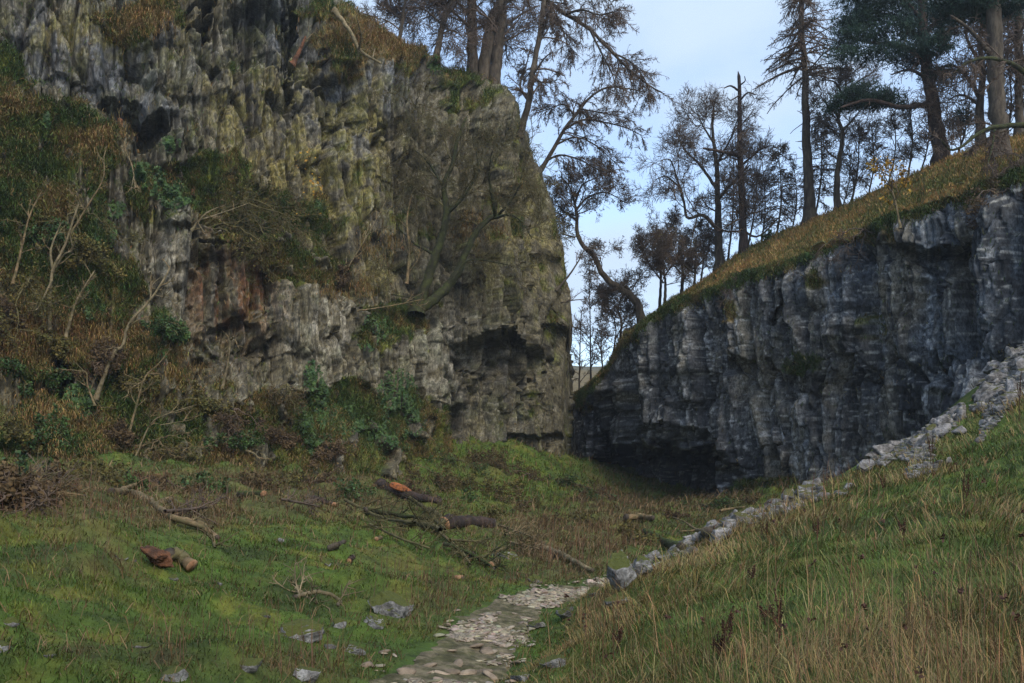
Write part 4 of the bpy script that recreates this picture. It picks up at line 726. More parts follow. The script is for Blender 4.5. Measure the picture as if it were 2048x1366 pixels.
for i, (a, b_) in enumerate([(760, 905), (830, 880), (900, 925), (960, 915), (1010, 935), (1060, 950), (1110, 960), (860, 960), (930, 970), (1150, 970), (1180, 1000), (1040, 1010), (960, 1030), (800, 985), (700, 975), (1090, 1045), (1180, 1050), (1330, 1030), (1400, 1010), (1480, 1000), (1250, 1075), (640, 965), (40, 955), (130, 965), (220, 960), (320, 968), (420, 972), (510, 970), (580, 965), (90, 985), (270, 975), (0, 970)]):
    lf, st = [('oliveleaf', 'olive'), ('brownleaf', 'larch'), ('ivy', 'olive'), ('brownleaf', 'olive')][i % 4]
    shrub('low mound of bramble and fern on the rough slope under the cliffs', hit(a, b_), [(rb.uniform(-70, 70), rb.uniform(12, 42)) for k in range(6)], 0, name='bramble', nleaf=2200, ls=.085, seed=200+i, leaf=lf, stem=st, dens=1.1, wob=.22, cat='bramble', group='bramble mounds under the cliffs', spread=2.)
for i, (a, b_) in enumerate([(40, 640), (140, 700), (60, 760), (220, 720), (300, 780), (120, 860), (250, 870), (380, 900), (480, 880), (560, 870), (200, 520), (90, 470), (660, 900), (420, 800), (560, 480), (680, 560), (30, 870), (330, 660)]):
    lf, st = [('brownleaf', 'larch'), ('oliveleaf', 'olive'), ('ivy', 'olive')][i % 3]
    shrub('mound of bramble and ivy clinging to the mossy face of the left cliff', onL(a, b_, .15), [(rb.uniform(-60, 60), rb.uniform(-25, 40)) for k in range(6)], 0, name='bramble', nleaf=2200, ls=.085, seed=300+i, leaf=lf, stem=st, dens=1.1, wob=.22, cat='bramble', group='bramble mounds on the left cliff', spread=1.2, grav=-.5)
# ------------------------------------------------------------------ trees
SPEC = dict(
    larch=[dict(k=105, rr=.3, t=(.22, 1), ang=(86, 12), ln=(1.4, 3.3), n=10, wob=.09, trop=(0, 0, -.35), flat=.55, shrink=.55), dict(k=15, t=(.12, 1), ang=(48, 14), ln=(.3, .85), n=6, wob=.12, trop=(0, 0, -.9)), dict(k=4, t=(.1, 1), ang=(45, 18), ln=(.08, .22), n=3, wob=.14, trop=(0, 0, -.4))],
    broad=[dict(k=16, rr=.42, t=(.25, 1), ang=(50, 14), ln=(1.7, 3.8), n=10, wob=.17, trop=(0, 0, .25), shrink=.35), dict(k=8, t=(.2, 1), ang=(45, 15), ln=(.9, 2.0), n=7, wob=.18, trop=(0, 0, .1)), dict(k=6, t=(.2, 1), ang=(45, 15), ln=(.45, 1.05), n=5, wob=.18, trop=(0, 0, 0)), dict(k=3, t=(.2, 1), ang=(42, 15), ln=(.25, .6), n=4, wob=.15, trop=(0, 0, 0))],
    slim=[dict(k=32, t=(.2, 1), ang=(48, 12), ln=(.9, 2.0), n=8, wob=.12, trop=(0, 0, .3), shrink=.6), dict(k=6, t=(.2, 1), ang=(42, 14), ln=(.4, .9), n=5, wob=.14, trop=(0, 0, .1)), dict(k=5, t=(.2, 1), ang=(42, 14), ln=(.15, .4), n=4, wob=.14, trop=(0, 0, 0))],
    limb=[dict(k=30, rr=.4, t=(.12, 1), ang=(48, 13), ln=(1.2, 2.9), n=11, wob=.09, trop=(0, 0, -.8), shrink=.3), dict(k=19, t=(.08, 1), ang=(42, 13), ln=(.25, .75), n=6, wob=.11, trop=(0, 0, -.6)), dict(k=4, t=(.1, 1), ang=(45, 16), ln=(.08, .24), n=3, wob=.14, trop=(0, 0, -.2))],
    snag=[dict(k=40, t=(.2, .72), ang=(80, 15), ln=(.9, 2.6), n=9, wob=.2, trop=(0, 0, .1), shrink=.5), dict(k=7, t=(.2, 1), ang=(50, 15), ln=(.5, 1.1), n=6, wob=.16, trop=(0, 0, 0)), dict(k=6, t=(.2, 1), ang=(48, 15), ln=(.15, .45), n=4, wob=.16, trop=(0, 0, 0))],
    sap=[dict(k=7, t=(.3, 1), ang=(40, 12), ln=(.5, 1.3), n=7, wob=.12, trop=(0, 0, .2), shrink=.4), dict(k=3, t=(.3, 1), ang=(40, 12), ln=(.2, .6), n=5, wob=.12, trop=(0, 0, .1))],
    pine=[dict(k=12, t=(.15, 1), ang=(55, 15), ln=(.5, 1.4), n=6, wob=.15, trop=(0, 0, .2), shrink=.3), dict(k=5, t=(.2, 1), ang=(45, 15), ln=(.2, .6), n=4, wob=.15, trop=(0, 0, .2))],
)
def tree(name, label, stems, base=None, Y=None, spec='slim', bark='bark', twig='twig', scale=1., leaf=None, nleaf=0, ls=.09, group=None, seed=0, dj=.02, cat='tree', kmul=1., tune=None, clumps=None, limbk=1., trange=None, tmin=.0125):
    """stems: [(pixel polyline, start radius, end radius)]; first = trunk"""
    rr = np.random.RandomState(seed+1000)
    if base is None: base = P(*stems[0][0][0], Y)
    b = np.array(base, float); Y = b[1]; ox, oy = proj(b[None]); fx, fy = stems[0][0][0]; S = []
    for i, (pl, r0, r1) in enumerate(stems):
        yy = Y+(rr.normal(0, .04)*Y if i else 0); q = []
        for j, (a, c) in enumerate(pl): q.append(P(a, c, Y+(yy-Y)*(j/(len(pl)-1))))
        q = np.array(q)
        if i == 0: q[0] = b-[0, 0, .25]
        S.append((resample(q, 30), r0, r1))
    pts = np.array([s[0] for s in S]); rad = np.array([np.linspace(0, 1, 30)**.8*(s[2]-s[1])+s[1] for s in S])
    rad[0, :4] *= np.array([1.5, 1.25, 1.1, 1.03]); rad[:, -1] *= .15; sl_ = np.linalg.norm(pts[:, 1]-pts[:, 0], axis=1)[:, None]; pts += rr.normal(0, 1, pts.shape)*np.minimum(rad*.10, sl_*.12)[..., None]
    root = thing(name, label, cat, b, group); lim = []
    for i in range(len(S)):
        V, Fq = tubes(pts[i:i+1], rad[i:i+1], 10 if rad[i, 0] > .1 else 6); mk('trunk' if i == 0 else 'limb', V-b, [Fq], MT[bark], root, smooth=True)
    par, pr, parts, tips = pts, rad, [], []
    for li, lv in enumerate(SPEC[spec]):
        lv = dict(lv); fl = lv.pop('flat', 0.); kk = lv.pop('k'); ln = lv.pop('ln')
        if li == 0 and trange: lv['t'] = trange
        if li == 0 and len(par) > 1: kk = max(3, int(kk*kmul/len(par)**.5))
        elif li == 0: kk = int(kk*kmul)
        if li == 0 and len(par) > 1:   # limbs carry branches along their whole length
            a, ra = kids(par[:1], pr[:1], kk, ln=(ln[0]*scale, ln[1]*scale), R=rr, flat=fl, rmin=.02, **lv); lv['t'] = (.12, 1)
            kl = int(kk*limbk)
            if kl == 0: par, pr = a, ra; parts.append(tubes(par, pr, 5)); tips.append(par); continue
            c_, rc = kids(par[1:], pr[1:], kl, ln=(ln[0]*scale*.8, ln[1]*scale*.8), R=rr, flat=fl, rmin=.016, **lv); par, pr = np.r_[a, c_], np.r_[ra, rc]
        else: par, pr = kids(par, pr, kk, ln=(ln[0]*scale, ln[1]*scale), R=rr, flat=fl, rmin=(.018, .011, tmin, tmin*.9)[li], **lv)
        parts.append(tubes(par, pr, 5 if li == 0 else 3)); tips.append(par)
    V, Fq = merge(parts); mk('crown', V-b, Fq, MT[twig], root)
    if nleaf:
        pp = np.concatenate([t[:, t.shape[1]//2:].reshape(-1, 3) for t in tips[-2:]]); pp = pp[rr.choice(len(pp), nleaf)]+rr.normal(0, .05, (nleaf, 3)); s = rr.uniform(.6, 1.3, nleaf)*ls
        V, Fq = quads(pp, s, s*.7, rr); mk('foliage', V-b, Fq, MT[leaf], root)
    if clumps:
        cs_ = []
        for (px, py, rx, ry, n) in clumps:
            c0 = P(px, py, Y+rr.normal(0, .5)); k = Y/F
            q = norm(rr.normal(0, 1, (n, 3)))*rr.uniform(.2, 1, (n, 1))**.5; cs_.append(c0+q*[rx*k, rx*k*.9, ry*k])
        cs_ = np.concatenate(cs_); m = 34; c1 = np.repeat(cs_, m, 0)+rr.normal(0, 1, (len(cs_)*m, 3))*[.30, .30, .13]
        d = norm(rr.normal(0, 1, (len(c1)*4, 3))+[0, 0, .7]); c2 = np.repeat(c1, 4, 0); L = rr.uniform(.10, .22, len(c2))[:, None]; sd = norm(np.cross(d, rr.normal(0, 1, d.shape)))*.016
        V = np.stack([c2-sd, c2+sd, c2+d*L], 1).reshape(-1, 3); mk('needles', V-b, [np.arange(len(V)).reshape(-1, 3)], MT['needle'], root)
    return root
def H_(px, py): return near(CH, px, py)
tree('dead_snag', 'tall reddish dead snag with broken antler-like top on the right skyline', [([(1487, 505), (1484, 400), (1480, 300), (1479, 210), (1478, 150), (1476, 142)], .27, .09), ([(1481, 312), (1450, 305), (1405, 296)], .12, .06), ([(1478, 182), (1462, 172), (1448, 176)], .07, .03), ([(1479, 202), (1495, 186), (1512, 190)], .07, .03), ([(1480, 170), (1490, 162), (1489, 152)], .05, .02), ([(1480, 190), (1462, 200), (1455, 195)], .05, .02), ([(1484, 330), (1520, 300), (1545, 290)], .07, .03), ([(1483, 250), (1500, 230), (1510, 215)], .05, .02)], H_(1487, 503), spec='snag', bark='redbark', twig='larch', seed=1, trange=(.12, .55), scale=1.0, limbk=0, kmul=2.6)
tree('gnarled_oak', 'gnarled bare oak with a twisting left bough, left of the dead snag', [([(1437, 535), (1437, 450), (1435, 380), (1432, 320), (1425, 260), (1428, 205)], .3, .05), ([(1432, 455), (1405, 430), (1376, 436), (1368, 405), (1362, 380), (1345, 362), (1330, 352), (1310, 360)], .13, .03), ([(1366, 400), (1352, 350), (1340, 320), (1318, 322)], .08, .02), ([(1435, 380), (1400, 330), (1370, 300), (1350, 260)], .11, .03), ([(1433, 330), (1460, 280), (1475, 240)], .09, .03), ([(1430, 290), (1405, 250), (1390, 215)], .08, .02), ([(1436, 400), (1470, 360), (1500, 330)], .1, .03)], H_(1437, 532), spec='broad', seed=2, kmul=1.3, scale=.95)
tree('tall_larch', 'tallest bare larch standing alone on the hillside edge', [([(1623, 446), (1616, 350), (1612, 250), (1610, 150), (1604, 60), (1600, -60)], .33, .08)], H_(1622, 442), spec='larch', twig='larch', seed=3, trange=(.58, 1), scale=1.05, kmul=1.1)
bn = bpy.data.objects['tall_larch']; yb = bn.location[1]; rr_ = np.random.RandomState(5)
tk = np.array([P(1613, y, yb) for y in np.linspace(210, 330, 26)]); q, rq = kids(np.array([resample(tk, 30)]), np.full((1, 30), .05), 34, (0, 1), (90, 14), (.5, 1.7), 6, .12, (0, 0, .1), R=rr_, rmin=.018); V, Fq = tubes(q, rq, 4); mk('dead_branch', V-np.array(bn.location), [Fq], MT['twig'], bn)
tree('crooked_tree', 'crooked small tree with an S-shaped trunk right of the tallest larch', [([(1672, 414), (1674, 350), (1683, 290), (1684, 260), (1676, 235), (1690, 200), (1692, 160)], .2, .05), ([(1684, 262), (1705, 240), (1725, 215)], .08, .03), ([(1680, 235), (1655, 210), (1640, 190)], .08, .03), ([(1690, 200), (1670, 165), (1640, 160)], .07, .02), ([(1690, 190), (1720, 160), (1740, 150)], .07, .02)], H_(1672, 412), spec='broad', seed=4, scale=.6)
tree('scots_pine', 'big Scots pine with dark green crown on the right hill', [([(1886, 322), (1872, 240), (1862, 190), (1854, 130), (1846, 60), (1842, -40)], .38, .18), ([(1862, 208), (1800, 214), (1740, 200), (1680, 215)], .14, .05), ([(1852, 120), (1800, 90), (1740, 85), (1690, 70)], .13, .04), ([(1850, 90), (1800, 40), (1740, 20), (1690, -20)], .13, .04), ([(1858, 160), (1820, 140), (1780, 150)], .1, .03), ([(1848, 70), (1880, 30), (1900, -10)], .12, .04), ([(1856, 150), (1900, 130), (1935, 150)], .09, .03), ([(1846, 40), (1800, -10), (1770, -40)], .1, .04)], H_(1885, 318), spec='pine', bark='redbark', seed=5,
     clumps=[(1760, 15, 70, 22, 70), (1720, 45, 55, 16, 46), (1700, 80, 40, 14, 34), (1790, 70, 60, 20, 55), (1840, 20, 50, 30, 50), (1760, 105, 45, 10, 30), (1720, 195, 50, 12, 48), (1670, 212, 20, 8, 14), (1770, 200, 30, 10, 20), (1860, 95, 40, 18, 36), (1890, 60, 30, 20, 28), (1820, 120, 35, 12, 24), (1730, -15, 60, 20, 40), (1880, 150, 25, 12, 18), (1910, 20, 40, 25, 30), (1920, 240, 22, 16, 14), (1690, 110, 26, 8, 14)])
tree('scots_pine', 'very thick pine trunk at the right with its crown above the frame', [([(2001, 312), (1994, 200), (1989, 100), (1985, -60)], .35, .27), ([(1990, 120), (1940, 60), (1900, 30)], .12, .04), ([(1988, 60), (2030, 20), (2060, -20)], .12, .04)], H_(2000, 308), spec='pine', bark='bark', seed=6, clumps=[(1950, 10, 60, 20, 50), (2020, 5, 50, 20, 40), (1900, 5, 40, 16, 26)])
tree('bare_tree', 'bare tree with arching side boughs between the two pines', [([(1958, 283), (1960, 200), (1966, 150), (1960, 80), (1970, 20)], .26, .06), ([(1960, 195), (1930, 150), (1900, 140), (1870, 145)], .11, .03), ([(1963, 160), (1990, 110), (1995, 60)], .1, .03), ([(1962, 130), (1935, 80), (1930, 40)], .1, .03), ([(1960, 210), (1925, 190), (1895, 200)], .08, .03)], H_(1958, 281), spec='broad', seed=7, scale=.95)
tree('bare_tree', 'straight bare trunk at the right edge of the frame', [([(2039, 268), (2038, 150), (2037, 60), (2036, -60)], .2, .15)], H_(2039, 266), spec='broad', bark='bark', seed=8, scale=.8)
tree('yellow_sapling', 'slim sapling with the last yellow leaves on the right rim', [([(1800, 452), (1792, 410), (1782, 370), (1776, 325)], .05, .015), ([(1790, 400), (1805, 370), (1815, 340)], .03, .01), ([(1785, 380), (1768, 350), (1760, 330)], .03, .01)], onR(1800, 448), spec='sap', leaf='yellow', nleaf=380, ls=.12, seed=9, bark='pale', kmul=1.7, cat='sapling')
nb = np.array(H_(2048, 262)); nb = P(2120, 300, 31)
tree('mossy_tree', 'tree outside the frame whose two mossy boughs reach in from the right', [([(2135, 330), (2125, 200), (2110, 60), (2100, -80)], .4, .25), ([(2118, 265), (2060, 252), (1990, 254), (1950, 272), (1925, 292), (1900, 299), (1880, 276)], .13, .03), ([(2112, 170), (2060, 150), (2020, 126), (1970, 116), (1930, 128), (1905, 150)], .12, .03), ([(1990, 254), (1985, 290), (1975, 330)], .04, .015), ([(2060, 252), (2050, 300), (2040, 350)], .04, .015)], nb, spec='limb', bark='moss', twig='twig', seed=10, scale=.75, kmul=.8, trange=(.3, .9))
# thin trees along the skyline
TH = [(1637, 432, 1641, 225, .09, 'larch', 'thin young larch just right of the tallest larch'), (1708, 398, 1718, 235, .1, 'broad', 'slender leaning bare tree right of the crooked tree'), (1745, 378, 1742, 250, .07, 'slim', 'small bare tree left of the yellow sapling'), (1783, 362, 1790, 225, .08, 'broad', 'small bare tree under the low pine bough'), (1560, 470, 1556, 290, .10, 'larch', 'feathery brown larch between dead snag and tallest larch'), (1528, 482, 1524, 320, .08, 'slim', 'thin bare tree just right of the dead snag'),
      (1590, 455, 1588, 330, .07, 'slim', 'low bare tree left of the tallest larch trunk'), (1460, 515, 1466, 260, .10, 'broad', 'dark bare tree squeezed between gnarled oak and dead snag'), (1405, 562, 1400, 430, .10, 'broad', 'bare tree below the twisting oak bough'), (1500, 495, 1515, 300, .1, 'broad', 'bare tree close behind the dead snag'), (1825, 345, 1815, 190, .08, 'slim', 'thin bare tree left of the Scots pine trunk'), (1850, 335, 1856, 215, .07, 'slim', 'whippy sapling right beside the Scots pine trunk'), (1925, 305, 1930, 180, .07, 'slim', 'thin bare tree between the Scots pine and the arching tree'), (1690, 402, 1700, 300, .06, 'slim', 'low thin tree in front of the crooked tree'), (2020, 282, 2016, 130, .1, 'broad', 'bare tree right of the very thick pine trunk')]
for i, (a, b, c_, d, r0, sp, l) in enumerate(TH):
    tree('bare_tree', l, [([(a, b), (a*.6+c_*.4+4, b*.6+d*.4), (c_, d)], r0*.75, .015)], H_(a, b)+np.array([0, .8, -.1]), spec=sp, twig='larch' if sp == 'larch' else 'twig', seed=30+i, scale=.62, kmul=1., group='thin trees along the right skyline')
OK_ = [(1327, 608, 1318, 505, .12, 'leaning dark oak with few brown leaves, left of the small oak group'), (1362, 585, 1356, 490, .13, 'oak with olive brown leaves in the middle of the small oak group'), (1388, 575, 1392, 500, .10, 'small leafy oak right of the small oak group')]
for i, (a, b, c_, d, r0, l) in enumerate(OK_):
    tree('small_oak', l, [([(a, b), (a+3, b*.5+d*.5), (c_, d)], r0, .04), ([(a, b*.6+d*.4), (a-30, d+20), (a-42, d-20)], .06, .02), ([(a, b*.5+d*.5), (a+25, d+10), (a+34, d-25)], .06, .02)], H_(a, b), spec='broad', leaf='brownleaf' if i == 0 else 'oliveleaf', nleaf=300, seed=60+i, scale=.5, group='small oaks on the left end of the right rim')
tree('bare_tree', 'bare twisted tree with antler boughs above the small oaks', [([(1322, 606), (1322, 540), (1318, 500), (1310, 462)], .12, .03), ([(1318, 505), (1295, 490), (1282, 485)], .05, .02), ([(1316, 490), (1335, 460), (1330, 445)], .05, .02)], H_(1322, 604)+[0, 1.5, 0], spec='broad', seed=70, scale=.55)
tree('leaning_oak', 'oak leaning far out over the gap with a brown leaved crown', [([(1286, 648), (1276, 612), (1262, 592), (1232, 572), (1205, 548), (1190, 515), (1166, 490), (1154, 465), (1154, 435), (1150, 405)], .3, .09), ([(1264, 594), (1258, 580), (1250, 572)], .12, .10), ([(1202, 540), (1203, 525), (1186, 515)], .04, .02), ([(1152, 440), (1125, 420), (1108, 395)], .08, .03), ([(1152, 420), (1175, 395), (1210, 385), (1235, 395)], .09, .03), ([(1150, 410), (1140, 375), (1120, 352)], .08, .03), ([(1150, 405), (1165, 370), (1195, 355)], .08, .03), ([(1150, 475), (1120, 468), (1100, 480)], .06, .02)], H_(1286, 646), spec='broad', leaf='brownleaf', nleaf=3600, ls=.10, seed=71, scale=.62, trange=(.9, 1), kmul=1.5)
tree('bare_tree', 'bare young tree behind the leaning oak base', [([(1238, 690), (1243, 645), (1236, 615), (1252, 580)], .11, .03), ([(1238, 618), (1215, 600), (1190, 585)], .05, .02)], H_(1238, 688), spec='broad', seed=72, scale=.55)
tree('bare_tree', 'thin straight bare tree standing in the gap between the cliffs', [([(1182, 775), (1181, 690), (1179, 560)], .08, .02)], H_(1182, 772), spec='slim', seed=73, scale=.75, kmul=1.3)
tree('bare_tree', 'spindly tree low in the gap beside the right cliff end', [([(1206, 745), (1202, 690), (1206, 640)], .07, .02)], H_(1206, 742), spec='slim', seed=74, scale=.65, kmul=1.2)
tree('bare_tree', 'faint bare tree far back in the gap', [([(1158, 790), (1160, 700), (1163, 620)], .09, .02)], P(1158, 800, 64), spec='slim', seed=75, scale=.9)
tree('bare_tree', 'bare tree bushing out of the gap near the left cliff', [([(1225, 715), (1232, 660), (1222, 620)], .08, .02), ([(1230, 680), (1250, 640), (1262, 610)], .05, .02)], H_(1225, 712), spec='broad', seed=76, scale=.5)
tree('overhanging_tree', 'small bare tree growing sideways from the left cliff edge into the gap', [([(1122, 570), (1140, 548), (1158, 520), (1170, 500), (1190, 492)], .08, .02), ([(1124, 605), (1150, 600), (1185, 598)], .05, .02), ([(1124, 650), (1150, 655), (1175, 668)], .05, .02)], onL(1112, 575), spec='sap', seed=77, kmul=2, scale=1.2)
# trees on the left rim
def T_(px, py): return near(CL, px, py)+np.array([0, .4, -.15])
tree('beech', 'thick leaning beech trunk on the left rim, middle of the trio', [([(964, 158), (975, 90), (990, 30), (1015, -20), (1030, -80)], .42, .25), ([(1000, 8), (1040, -10), (1090, 0), (1130, 28), (1175, 55), (1215, 95), (1260, 140), (1300, 172), (1332, 190)], .17, .04), ([(1130, 28), (1165, 20), (1200, 30), (1240, 20)], .08, .02), ([(1180, 60), (1205, 110), (1225, 150), (1235, 195)], .07, .02), ([(1225, 105), (1262, 125), (1290, 160), (1300, 190)], .06, .02), ([(1060, -8), (1110, -30), (1160, -20), (1200, -10), (1225, 5)], .1, .02), ([(1100, 5), (1125, 60), (1140, 110)], .06, .02)], T_(964, 155), spec='limb', twig='larch', seed=80, scale=.95, kmul=2.8, trange=(.3, 1), tmin=.011)
tree('beech', 'slightly thinner upright trunk on the left rim, leftmost of the trio', [([(943, 148), (945, 80), (944, 20), (946, -80)], .34, .22), ([(945, 60), (900, 20), (860, 10), (820, 5)], .09, .02), ([(944, 40), (900, -10), (850, -30)], .09, .02)], T_(943, 146), spec='broad', seed=81, scale=.9)
tree('beech', 'upright trunk on the left rim, rightmost of the trio', [([(990, 160), (996, 100), (1003, 40), (1008, -80)], .36, .24), ([(1000, 60), (1040, 30), (1080, 10)], .09, .03)], T_(990, 158), spec='broad', seed=82, scale=.85)
tree('bare_tree', 'slanting dark tree further left along the left rim', [([(872, 92), (885, 50), (900, 10), (915, -40)], .2, .1), ([(885, 50), (850, 20), (820, 15), (790, 20)], .07, .02), ([(880, 70), (905, 60), (925, 75)], .05, .02)], T_(872, 90), spec='broad', seed=83, scale=.85)
tree('bare_tree', 'twiggy tree on the left rim at the top edge of the picture', [([(800, 66), (808, 20), (812, -40)], .12, .06), ([(804, 40), (775, 15), (760, -20)], .05, .02)], T_(800, 68), spec='broad', seed=84, scale=.8)
tree('curved_tree', 'slim curved trunk springing from the right end of the left rim', [([(1040, 262), (1058, 200), (1066, 140), (1078, 80), (1086, 20), (1090, -60)], .2, .12), ([(1055, 200), (1040, 170), (1050, 140), (1060, 100)], .08, .03), ([(1064, 150), (1085, 165), (1115, 160)], .06, .02), ([(1074, 90), (1095, 60), (1110, 20)], .06, .02)], T_(1040, 255), spec='limb', twig='twig', seed=85, scale=.75, kmul=1.5, trange=(.1, 1))
tree('larch', 'drooping larch reaching out from below the left rim over the gap', [([(1078, 345), (1100, 310), (1128, 260), (1150, 232), (1180, 195), (1215, 175), (1260, 178), (1290, 185)], .16, .03), ([(1128, 260), (1165, 240), (1210, 245), (1250, 255), (1286, 272)], .08, .02), ([(1110, 290), (1150, 275), (1190, 290), (1235, 330)], .07, .02), ([(1088, 325), (1120, 310), (1160, 320), (1200, 340), (1238, 345)], .07, .02), ([(1150, 232), (1130, 210), (1105, 215), (1080, 225)], .06, .02), ([(1180, 195), (1160, 215), (1200, 225), (1250, 235)], .06, .02)], onL(1072, 350), spec='limb', twig='larch', seed=86, scale=.8, kmul=2.3, trange=(.25, 1), tmin=.011)
# trees rooted on the left cliff
tree('mossy_tree', 'forked tree with mossy green trunks on the ledge of the left cliff', [([(832, 628), (850, 575), (868, 520), (884, 470), (893, 415), (888, 370), (905, 330), (915, 280), (935, 230)], .3, .06), ([(838, 618), (880, 590), (912, 550), (930, 510), (950, 470), (975, 440), (995, 432)], .28, .12), ([(992, 432), (985, 400), (978, 350), (985, 300)], .11, .03), ([(990, 436), (1020, 430), (1045, 445), (1065, 480)], .08, .02), ([(892, 430), (930, 390), (955, 340), (950, 290)], .1, .03), ([(890, 380), (860, 330), (830, 300)], .09, .03), ([(870, 510), (820, 480), (790, 440), (780, 390)], .08, .03), ([(995, 432), (1030, 390), (1050, 330)], .08, .02), ([(855, 600), (790, 590), (720, 570)], .05, .02), ([(905, 560), (940, 520), (1020, 530)], .05, .02)], onL(832, 625, .9), spec='broad', bark='moss', twig='olive', leaf='brownleaf', nleaf=2200, ls=.085, seed=90, scale=1.0, kmul=.7, trange=(.35, 1))
tree('sapling', 'reddish slender stem standing left of the forked mossy tree', [([(815, 562), (818, 500), (814, 440), (824, 385)], .07, .03), ([(816, 545), (835, 520), (842, 490)], .03, .01)], onL(815, 562, .6), spec='sap', bark='tan', twig='tan', seed=91, cat='sapling')
tree('sapling', 'pale leaning sapling with fine grey twigs on the ledge edge', [([(675, 572), (705, 520), (735, 470), (765, 415), (775, 395)], .045, .012), ([(690, 545), (695, 500), (698, 470)], .025, .01), ([(735, 470), (765, 455), (790, 452)], .025, .01)], onL(675, 570, .6), spec='sap', bark='pale', twig='tan', seed=92, cat='sapling', kmul=1.5)
tree('sapling', 'pale bare twig tree at the lower right end of the ledge', [([(715, 620), (780, 612), (850, 598)], .035, .02)], onL(715, 618, .8), spec='sap', bark='tan', twig='tan', seed=93, cat='sapling')
tree('dead_bough', 'bleached dead bough hanging down from the left rim', [([(668, 28), (700, 62), (718, 98), (742, 116), (765, 128)], .13, .05), ([(718, 98), (722, 70), (712, 30)], .06, .02), ([(745, 116), (750, 95)], .04, .02)], onL(668, 30, .9), spec='sap', bark='pale', twig='tan', seed=94, cat='branch', kmul=.8)
tree('dead_bough', 'thin grey bough arching over the rock columns under the rim', [([(760, 160), (785, 145), (810, 155), (835, 185)], .045, .02), ([(785, 145), (800, 115)], .025, .01), ([(762, 160), (775, 178)], .02, .01)], onL(760, 160, .7), spec='sap', bark='pale', twig='tan', seed=95, cat='branch')
tree('broken_trunk', 'short orange-brown broken trunk standing by the dark hollow', [([(236, 300), (238, 265), (241, 236)], .14, .10)], onL(236, 300, .1), spec='sap', bark='redwood', twig='tan', seed=96, cat='stump', kmul=.3)
tree('broken_trunk', 'small broken stump above the wide fan shrub', [([(385, 382), (388, 362), (392, 346)], .10, .08)], onL(385, 382, .1), spec='sap', bark='redwood', twig='tan', seed=97, cat='stump', kmul=.3)
tree('broken_trunk', 'curved reddish dead trunk wedged in the black streaked corner under the rim', [([(585, 125), (600, 100), (612, 72)], .13, .05)], onL(585, 122, .15), spec='sap', bark='redwood', twig='tan', seed=98, cat='stump', kmul=.3)
SAPS = [([(100, 690), (100, 600), (106, 540), (130, 490), (150, 430), (160, 400)], .07, [([(106, 540), (102, 500), (120, 450)], .05), ([(106, 545), (128, 510), (145, 500), (140, 470)], .04), ([(103, 610), (140, 590), (152, 570)], .02), ([(104, 560), (80, 610), (72, 620)], .04)], 'pale bundle of forked stems, the tallest sapling on the far left'),
        ([(130, 668), (148, 615), (165, 580), (190, 540)], .06, [([(152, 610), (170, 595)], .02)], 'pale crooked sapling right of the forked stem bundle'),
        ([(192, 785), (215, 735), (235, 697), (246, 692), (258, 648), (300, 600), (330, 555), (342, 528)], .07, [([(300, 600), (305, 570), (320, 555)], .025), ([(310, 590), (350, 600)], .02), ([(236, 697), (210, 690)], .02)], 'long pale twisted sapling beneath the rusty recess'),
        ([(250, 880), (272, 815), (290, 755), (315, 730), (337, 704)], .05, [([(290, 760), (255, 780)], .015)], 'thin brown sapling low on the left slope'),
        ([(443, 768), (455, 730), (462, 676)], .06, [([(462, 678), (470, 674)], .04)], 'short leaning pale stem in front of the black recess'),
        ([(490, 888), (505, 905), (520, 918)], .06, [([(490, 888), (489, 860)], .05)], 'broken pale stick jutting from the lower slope'),
        ([(25, 560), (45, 490), (60, 430), (85, 380)], .05, [([(45, 490), (40, 440)], .02)], 'thin mossy sapling at the extreme left'),
        ([(190, 800), (175, 770), (172, 745), (150, 742)], .04, [([(182, 790), (210, 825)], .02)], 'bent dark twig arching by the small left hole'),
        ([(270, 900), (300, 850), (330, 830), (390, 810)], .03, [([(300, 850), (300, 815)], .02), ([(320, 850), (380, 840)], .015)], 'pale bare bramble stems near the cliff foot'),
        ([(130, 480), (170, 420), (205, 360), (208, 310)], .045, [([(170, 420), (150, 400)], .02)], 'slim straight sapling leaning up the left slope'),
        ([(270, 370), (265, 335), (255, 310), (250, 303)], .035, [([(268, 350), (262, 380)], .02)], 'thin white dead twig left of the bright green bush'),
        ([(385, 455), (395, 445), (415, 425), (450, 410)], .05, [([(400, 440), (460, 420), (500, 405)], .03), ([(395, 446), (410, 465)], .03)], 'pale forked dead branch at the corner of the ledge')]
for i, (pl, r0, br, l) in enumerate(SAPS):
    tree('sapling', l, [(pl, r0, r0*.35)]+[(b_, rb, rb*.4) for b_, rb in br], onL(*pl[0], .55), spec='sap', bark='tan' if i in (3, 6, 7, 9) else 'pale', twig='tan', seed=110+i, cat='sapling', scale=.7, kmul=1.2)
